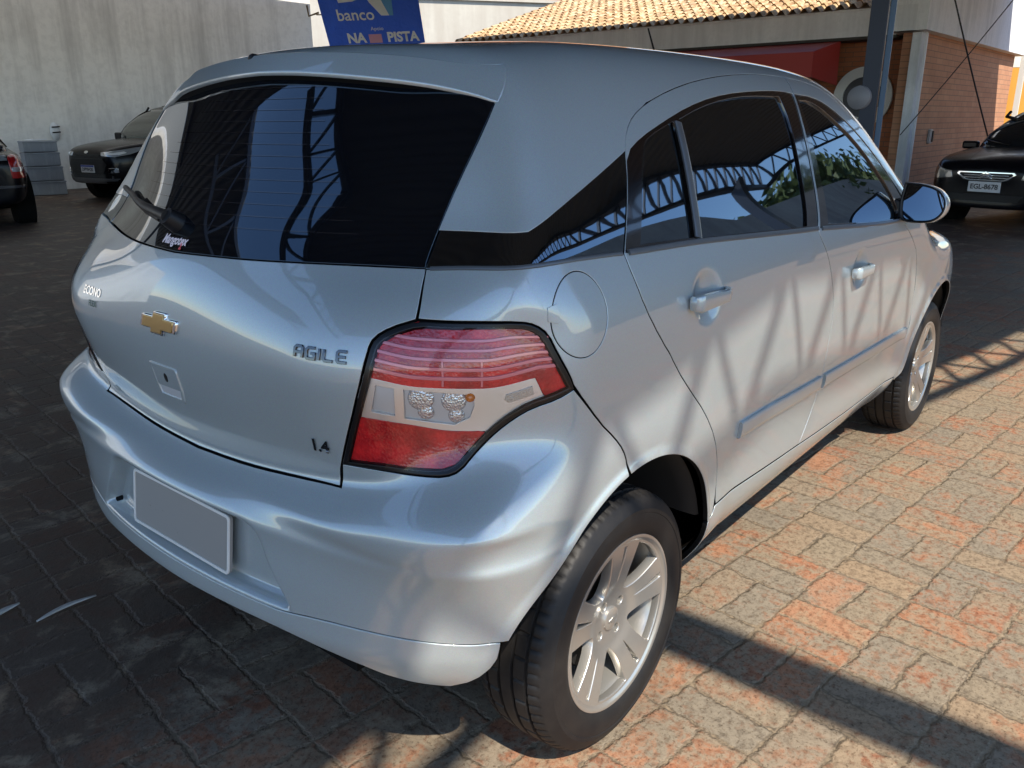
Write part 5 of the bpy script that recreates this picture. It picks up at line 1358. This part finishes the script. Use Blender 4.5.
    for i in range(len(rows)-1):
        for k in range(ny): fs.append((i*m_+k, (i+1)*m_+k, (i+1)*m_+k+1, i*m_+k+1))
    MB().add(vs, fs).build('roof', tm, tb)
    MB().box((xf+.12, (y0+y1)/2, 3.215), (.34, y1-y0, .03)).build('eave_board', fasc, tb)
    b = MB(); b.add([(x0_, y1-.02, 3.20), (x1_, y1-.02, 3.20+slope*(x1_-x0_)), (x1_, y1-.02, 2.8), (x0_, y1-.02, 2.76)], [(0, 1, 2, 3)]); b.box((x1_, 8.2, 4.2), (.2, 10.6, 3.0)); b.build('gable', wm_, tb)
    # red awning hanging below the fascia
    aw = mat('red_awning', (.38, .035, .028), .55); 
    b = MB(); ya, yb = 11.2, 4.0
    b.add([(xf+.05, ya, 2.70), (xf+.05, yb, 2.70), (xf-1.25, yb, 2.46), (xf-1.25, ya, 2.46), (xf-1.25, yb, 2.05), (xf-1.25, ya, 2.05), (xf+.05, yb, 1.95), (xf+.05, ya, 1.95)],
          [(0, 1, 2, 3), (3, 2, 4, 5), (1, 6, 4, 2), (0, 3, 5, 7)])
    o = b.build('awning', aw, tb); so = o.modifiers.new('thickness', 'SOLIDIFY'); so.thickness = .02
    # round white sign: ring with a dark centre on the facade
    b = MB(); M0 = Matrix.Translation((xf+.53, 3.62, 1.74)) @ Matrix.Rotation(R_(-90), 4, 'Y')
    b.lathe([(.36, .0), (.36, .07), (.54, .07), (.54, .0)], 48, M0); sg_ = b.build('round_sign', mat('sign_white', (.66, .66, .64), .5), smooth=40); tag(sg_, 'white ring-shaped sign on the brick facade behind the steel post', 'sign')
    b = MB(); b.lathe([(.0001, .03), (.36, .03)], 48, M0); b.build('sign_centre', mat('sign_dark', (.05, .05, .06), .5), sg_)

    # --- brick side wall with white parapet, corner pilaster
    sb = empty('brick_building', (0, 0, 0)); tag(sb, 'brick building with pale parapet and light corner pilaster, behind the dark sedan at right', 'building')
    pal = brickwork('pale_brick', (.66, .36, .22), (.60, .31, .19), (.34, .21, .15), .42, .105, .75)
    wall_seg('wall', (xf+.02, 2.60), (22.8, 2.42), 0, 2.78, .3, pal, sb)
    par = stucco('parapet_render', (.84, .85, .86), (.66, .68, .69), 1.2, 1.3)
    wall_seg('parapet', (xf-.42, 2.42), (23.2, 2.24), 2.78, 5.2, .62, par, sb)
    MB().box((xf-.30, 2.78, 2.985), (.24, .36, .41)).build('fascia_end', fasc, sb)
    pil = stucco('pilaster_paint', (.80, .82, .84), (.58, .60, .62), 2, 1)
    MB().box((xf-.02, 2.62, 1.385), (.30, .16, 2.78)).build('pilaster', pil, sb, bevel=.01)
    MB().box((xf+.08, 2.525, 1.385), (.06, .04, 2.77)).build('corner_trim', mat('trim_white', (.75, .76, .78), .5), sb)
    MB().box((16.35, 2.545, 1.02), (.20, .05, .26)).build('meter_box', mat('meter_grey', (.40, .38, .36), .5), sb, bevel=.01)
    MB().box((16.42, 2.515, 1.02), (.07, .03, .20)).build('meter_slot', SEAL, sb)
    # ochre wing beyond it
    yb_ = empty('ochre_building', (0, 0, 0)); tag(yb_, 'sunlit ochre wall with white edging and a dark doorway at the far right edge', 'building')
    ym = stucco('ochre_paint', (.70, .36, .07), (.60, .30, .06), 1, .6)
    wall_seg('wall', (23.5, 2.9), (24.6, 1.25), 0, 2.55, .3, ym, yb_)
    wall_seg('upper_wall', (23.5, 2.95), (26.6, -1.8), 2.56, 5.5, .3, stucco('white_upper', (.80, .78, .74), (.7, .67, .6), 1, .6), yb_)
    MB().box((23.35, 2.30, 1.9), (.10, .12, 3.8)).build('white_edging', mat('trim_white2', (.78, .76, .70), .5), yb_)
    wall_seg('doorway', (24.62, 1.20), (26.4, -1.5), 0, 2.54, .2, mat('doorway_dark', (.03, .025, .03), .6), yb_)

    # --- steel canopy over the lot
    steel = mat('canopy_steel', (.045, .055, .085), .45, .3)
    tin = mat('canopy_sheet', (.075, .070, .070), .6, .2); tc = coords(tin); wv = N(tin, 'ShaderNodeTexWave', wave_type='BANDS', bands_direction='X'); wv.inputs['Scale'].default_value = 1.2; L(tin, tc, wv.inputs['Vector']); L(tin, bump(tin, wv.outputs[0], .8, .04), BS(tin).inputs['Normal'])
    cn = empty('canopy', (0, 0, 0)); tag(cn, 'dark sheet-metal canopy on steel trusses above the parked cars', 'canopy')
    H = 4.62; th = .05
    E = [(-4.6, -3.42), (-2.1, -3.32), (-.7, -3.17), (.45, -3.23), (1.1, -3.46), (2.3, -3.72), (7.0, -4.42), (12.5, -4.78), (16.3, -1.6), (20.4, 0)]
    def sheet(nm, poly, z=H):
        n = len(poly); q = poly if area(np.array(poly)) > 0 else poly[::-1]
        b = MB(); b.add([(x, y, z) for x, y in q]+[(x, y, z+th) for x, y in q], [tuple(range(n))[::-1], tuple(range(n, 2*n))]+[(i, (i+1) % n, n+(i+1) % n, n+i) for i in range(n)])
        return b.build(nm, tin, cn)
    sheet('roof_sheet', E+[(20.4, 2.1), (14.55, 2.3), (14.55, 3.3), (-1.1, 2.30), (-4.6, .90)])
    sheet('roof_sheet', [(-1.1, 2.31), (14.55, 3.31), (14.55, 12.4), (-4.6, 12.4), (-4.6, 2.95), (-1.1, 4.58)])
    fg = bpy.data.materials.new('added_fill_sheet'); fg.use_nodes = True; fb = BS(fg); tl = N(fg, 'ShaderNodeBsdfTranslucent'); tl.inputs[0].default_value = (.40, .40, .37, 1); df = N(fg, 'ShaderNodeBsdfDiffuse'); df.inputs[0].default_value = (.2, .2, .19, 1)
    mx = N(fg, 'ShaderNodeMixShader'); mx.inputs[0].default_value = .5; L(fg, df.outputs[0], mx.inputs[1]); L(fg, tl.outputs[0], mx.inputs[2]); L(fg, mx.outputs[0], fg.node_tree.nodes['Material Output'].inputs[0]); fg.node_tree.nodes.remove(fb)
    sk = MB(); sk.add([(-4.6, 12.41, H), (14.55, 12.41, H), (14.55, 17.2, H), (-4.6, 17.2, H)], [(0, 1, 2, 3)]); sk.build('added_fill_sheet', fg, cn)  # unseen sheet added so that soft daylight fills the left wall
    for i in range(9): truss('edge_truss', [(*E[i], H-.03), (*E[i+1], H-.03)], .36, steel, cn)
    truss('gap_truss', [(-4.55, .88, H-.03), (-1.12, 2.28, H-.03)], .55, steel, cn, .07, .045, .6)
    truss('gap_truss', [(-4.55, 2.97, H-.03), (-1.12, 4.60, H-.03)], .85, steel, cn, .08, .05, .9)
    for y in (1.0, 6.0, 11.0):
        MB().beam((-.2, y, H-.08), (14.5, y, H-.08), .10, .14).build('purlin', steel, cn)
    # outrigger beam that throws the dark band across the paving
    MB().beam((-1.275, -3.30, H-.35), (-1.25, -10.2, H-.35), .125, .22).build('outrigger_beam', steel, cn)
    for (x, y), w_, lab in (((-1.25, -10.2), .20, 'outer'), ((10.6, -4.55), .20, 'edge'), ((-4.4, -3.0), .2, 'rear'), ((-1.0, 8.5), .2, 'inner')):
        b = MB(); b.box((x, y, (H-.45)/2), (w_, w_, H-.45)); b.build('canopy_post', steel, cn)
    cp = empty('steel_post', (7.75, 1.14, 0)); tag(cp, 'dark blue steel post standing behind the silver car, in front of the tiled building', 'post')
    b = MB(); b.box((0, 0, (H-.02)/2), (.235, .16, H-.02), R_(14)); b.build('post_shaft', mat('navy_steel', (.007, .012, .028), .45, .1), cp, bevel=.006)
    b = MB(); b.box((-.005, -.125, (H-.02)/2), (.08, .055, H-.02), R_(14)); b.build('post_lit_side', mat('lit_navy_steel', (.06, .11, .18), .45, .1), cp, bevel=.004)  # lit side of the post, painted paler than the navy shaft
    b = MB(); b.box((0, 0, .02), (.45, .45, .04)); b.build('base_plate', steel, cp)
    # pale disc fixed to the post
    b = MB(); M0 = Matrix.Translation((7.60, 1.20, 1.56)) @ Matrix.Rotation(R_(-90), 4, 'Y')
    b.lathe([(.0001, .030), (.08, .026), (.112, .012), (.118, -.03)], 36, M0); dd = b.build('disc_lamp', mat('disc_grey', (.20, .20, .215), .4), smooth=50); tag(dd, 'pale round disc fixed to the dark steel post', 'lamp')

    # --- hanging wires at the right
    wm2 = SEAL
    def wire(nm, a, b_, lab, r=.011, sag=.05):
        a, b_ = Vector(a), Vector(b_); b = MB(); b.tube([a+(b_-a)*t-Vector((0, 0, sag*4*t*(1-t))) for t in np.linspace(0, 1, 14)], r, 6); o = b.build(nm, wm2, smooth=60); tag(o, lab, 'wire')
    wire('hanging_wire', (12.9, 1.82, 3.45), (13.9, .85, .4), 'dark wire hanging down across the brick wall to the dark sedan', .012)
    wire('hanging_wire', (13.3, .55, 3.65), (13.2, 2.25, 1.1), 'thin wire slanting across the brick wall, crossing the darker one', .008)

    # --- banner
    bn = empty('hanging_banner', (0, 0, 0)); tag(bn, 'blue bank banner with white lettering hanging behind the roof of the silver car', 'banner')
    blue = mat('banner_blue', (.02, .12, .80), .45, spec=.4); tc = coords(blue); L(blue, bump(blue, noise(blue, tc, 2.4, 4, .6), .8, .08), BS(blue).inputs['Normal'])
    wh = mat('banner_white', (.74, .78, .84), .5); lb = mat('banner_light_blue', (.10, .34, .68), .5); pk = mat('banner_pink', (.62, .30, .42), .5)
    BL = Vector((9.95, 12.36, 2.77)); BR = Vector((11.24, 10.96, 2.79))
    X = (BR-BL).normalized(); U = (Vector((0, 0, 1))-X*X.z).normalized(); U = (U-X*.20).normalized(); nrm = X.cross(U).normalized()
    if nrm.dot(Vector(CAMPOS)-BL) < 0: nrm = -nrm
    Wb = (BR-BL).length
    def bp(u, v, h=0.0):      # u 0..1 across, v metres up
        k = 1+.05*v/1.2
        return BL+X*(u*Wb*k+.0*v)+U*v+nrm*(h+.035*math.sin(u*5.5+v*1.1))
    def bpoly(nm, pts, m, par, h):
        q = resample(np.array(pts, float), .06)
        fm = lambda a, b_: np.array([bp(u, v, h) for u, v in zip(a, b_)])
        me = surf_mesh(nm, fm, lambda P, uv: np.tile(np.array(nrm), (len(P), 1)), [q], 0, .08, .006, lip=.002); return link(nm, me, m, par)
    sh_ = bpoly('banner_cloth', [(0, 0), (1, 0), (1, 2.2), (0, 2.2)], blue, bn, 0)
    # big emblem strokes, word marks
    bpoly('emblem_shape', [(.20, .83), (.34, .86), (.46, .95), (.50, 1.15), (.24, 1.08), (.19, .95)], wh, bn, .012)
    bpoly('emblem_shape', [(.44, 1.17), (.56, 1.20), (.68, .60), (.60, .60), (.50, .85)], wh, bn, .013)
    bpoly('emblem_shape', [(.56, 1.20), (.74, 1.20), (.72, .60), (.685, .60)], lb, bn, .012)
    def btext(nm, t, size, u, v, m, **k):
        me = text_mesh(t, size, **k)
        for vv in me.vertices:
            a, b_ = vv.co.x, vv.co.y; vv.co = bp(u+a/Wb, v+b_+a*.03, .014)
        me.materials.clear(); return link(nm, me, m, bn)
    btext('banner_word', 'banco', .30, .34, .60, wh, bold=.004)
    btext('banner_word', 'Apoio', .10, .53, .35, wh)
    btext('banner_word', 'NA', .25, .30, .165, wh, bold=.010)
    btext('banner_word', 'PISTA', .25, .78, .19, wh, bold=.010)
    bpoly('word_block', [(.43, .08), (.56, .09), (.56, .25), (.43, .24)], pk, bn, .012)
    b = MB(); b.tube([bp(-.05, .62)+Vector((0, 0, .0)), bp(0, .62)], .012, 6); b.tube([bp(-.02, .66), bp(-.13, .60), bp(-.12, .80)], .02, 6); b.build('tie_cord', mat('cord', (.25, .18, .12), .8), bn)
    MB().beam(bp(-.02, 2.18)+Vector((0, 0, .02)), bp(1.02, 2.18)+Vector((0, 0, .02)), .04).build('banner_rod', steel, bn)

    # --- things the car mirrors: wall, trees and a pale car on the far side of the lot
    SR = stucco('side_render', (.26, .25, .24), (.17, .16, .16), .3, 1)
    fw = MB(); fw.add([(12, -10.3, 0), (70, -10.3, 0), (70, -10.3, 9.6), (42, -10.3, 8.8), (23.5, -10.3, 6.8), (21, -10.3, 8.2), (12, -10.3, 9.6)]+[(x, -10.9, z) for x, z in ((12, 0), (70, 0), (70, 9.6), (42, 8.8), (23.5, 6.8), (21, 8.2), (12, 9.6))],
        [(0, 1, 2, 3, 4, 5, 6), (13, 12, 11, 10, 9, 8, 7)]+[(i, 7+i, 7+(i+1) % 7, (i+1) % 7) for i in range(7)])
    fw = fw.build('side_wall', SR); tag(fw, 'tall grey side wall right of the lot, reflected low in the car windows', 'wall')
    bark = mat('bark', (.09, .065, .045), .9); leaf = mat('leaves', (.055, .085, .022), .6, spec=.3); tc = coords(leaf); L(leaf, mixc(leaf, noise(leaf, tc, 1.4, 4), (.030, .060, .014), (.10, .115, .03)), BS(leaf).inputs['Base Color'])
    for k, (x, y, h, r, lab) in enumerate(((41, -14.5, 12.4, 3.6, 'dense green tree behind the side wall, reflected at the middle of the car windows'), (62, -15.5, 14.4, 5.2, 'larger green tree behind the side wall, reflected in the front window'), (51, -14.8, 12.6, 4.2, 'low green tree between the two bigger ones behind the side wall'))):
        t = empty('tree', (x, y, 0)); tag(t, lab, 'tree', 'trees behind the side wall')
        b = MB(); b.tube([(0, 0, 0), (.05, .03, h*.3), (-.05, .05, h*.6)], [.22, .16, .10], 8)
        for q in range(7):
            a = q*.9; b.tube([(0, .03, h*(.28+.04*q)), (r*.5*math.cos(a), r*.5*math.sin(a), h*(.5+.05*q))], [.08, .03], 6)
        b.build('trunk', bark, t, smooth=60)
        r0 = np.random.default_rng(k+3); cl = r0.normal(size=(34, 3)); cl /= np.linalg.norm(cl, axis=1)[:, None]; cl *= r*np.array([1, 1, .62])*r0.uniform(.45, 1, (34, 1)); cl[:, 2] += h*.66
        b = MB(); vs = []; fs = []
        for c in cl:
            for _ in range(190):
                p = c+r0.normal(size=3)*r*.17; u_ = r0.normal(size=3); u_ /= np.linalg.norm(u_); v_ = np.cross(u_, r0.normal(size=3)); v_ /= np.linalg.norm(v_); s_ = r0.uniform(.26, .48)
                i0 = len(vs); vs += [tuple(p-u_*s_), tuple(p+v_*s_*.5), tuple(p+u_*s_), tuple(p-v_*s_*.5)]; fs.append((i0, i0+1, i0+2, i0+3))
        b.add(vs, fs).build('crown', leaf, t)
    # litter on the paving
    r0 = np.random.default_rng(5)
    def leaf_bit(x, y, a, L__, w_, lab, m_, nm='dry_leaf', cat='leaf'):
        b = MB(); n = 7; vs = []
        for i in range(n):
            t = i/(n-1); ww = w_*math.sin(math.pi*min(.97, t+.03))**.7
            cx_, cy_ = L__*(t-.5), .12*L__*math.sin(math.pi*t)
            vs += [(cx_, cy_-ww/2, .003+.010*t*t), (cx_, cy_+ww/2, .006+.010*t*t)]
        o = b.add(vs, [(2*i, 2*i+2, 2*i+3, 2*i+1) for i in range(n-1)]).build(nm, m_, smooth=60); o.location = (x, y, .004); o.rotation_euler = (0, 0, a); s_ = o.modifiers.new('thickness', 'SOLIDIFY'); s_.thickness = .0015
        tag(o, lab, cat)
    dry = mat('dry_leaf_grey', (.34, .32, .29), .8)
    leaf_bit(-.600, .706, R_(-5), .165, .017, 'pale narrow dry leaf on the shaded paving left of the rear bumper', dry)
    leaf_bit(-.722, .833, R_(2), .085, .022, 'pale dry leaf at the left picture edge on the shaded paving', dry)

# ------------------------------------------------------------------ build everything
build_setting()
build_background_cars()
build_hatchback()
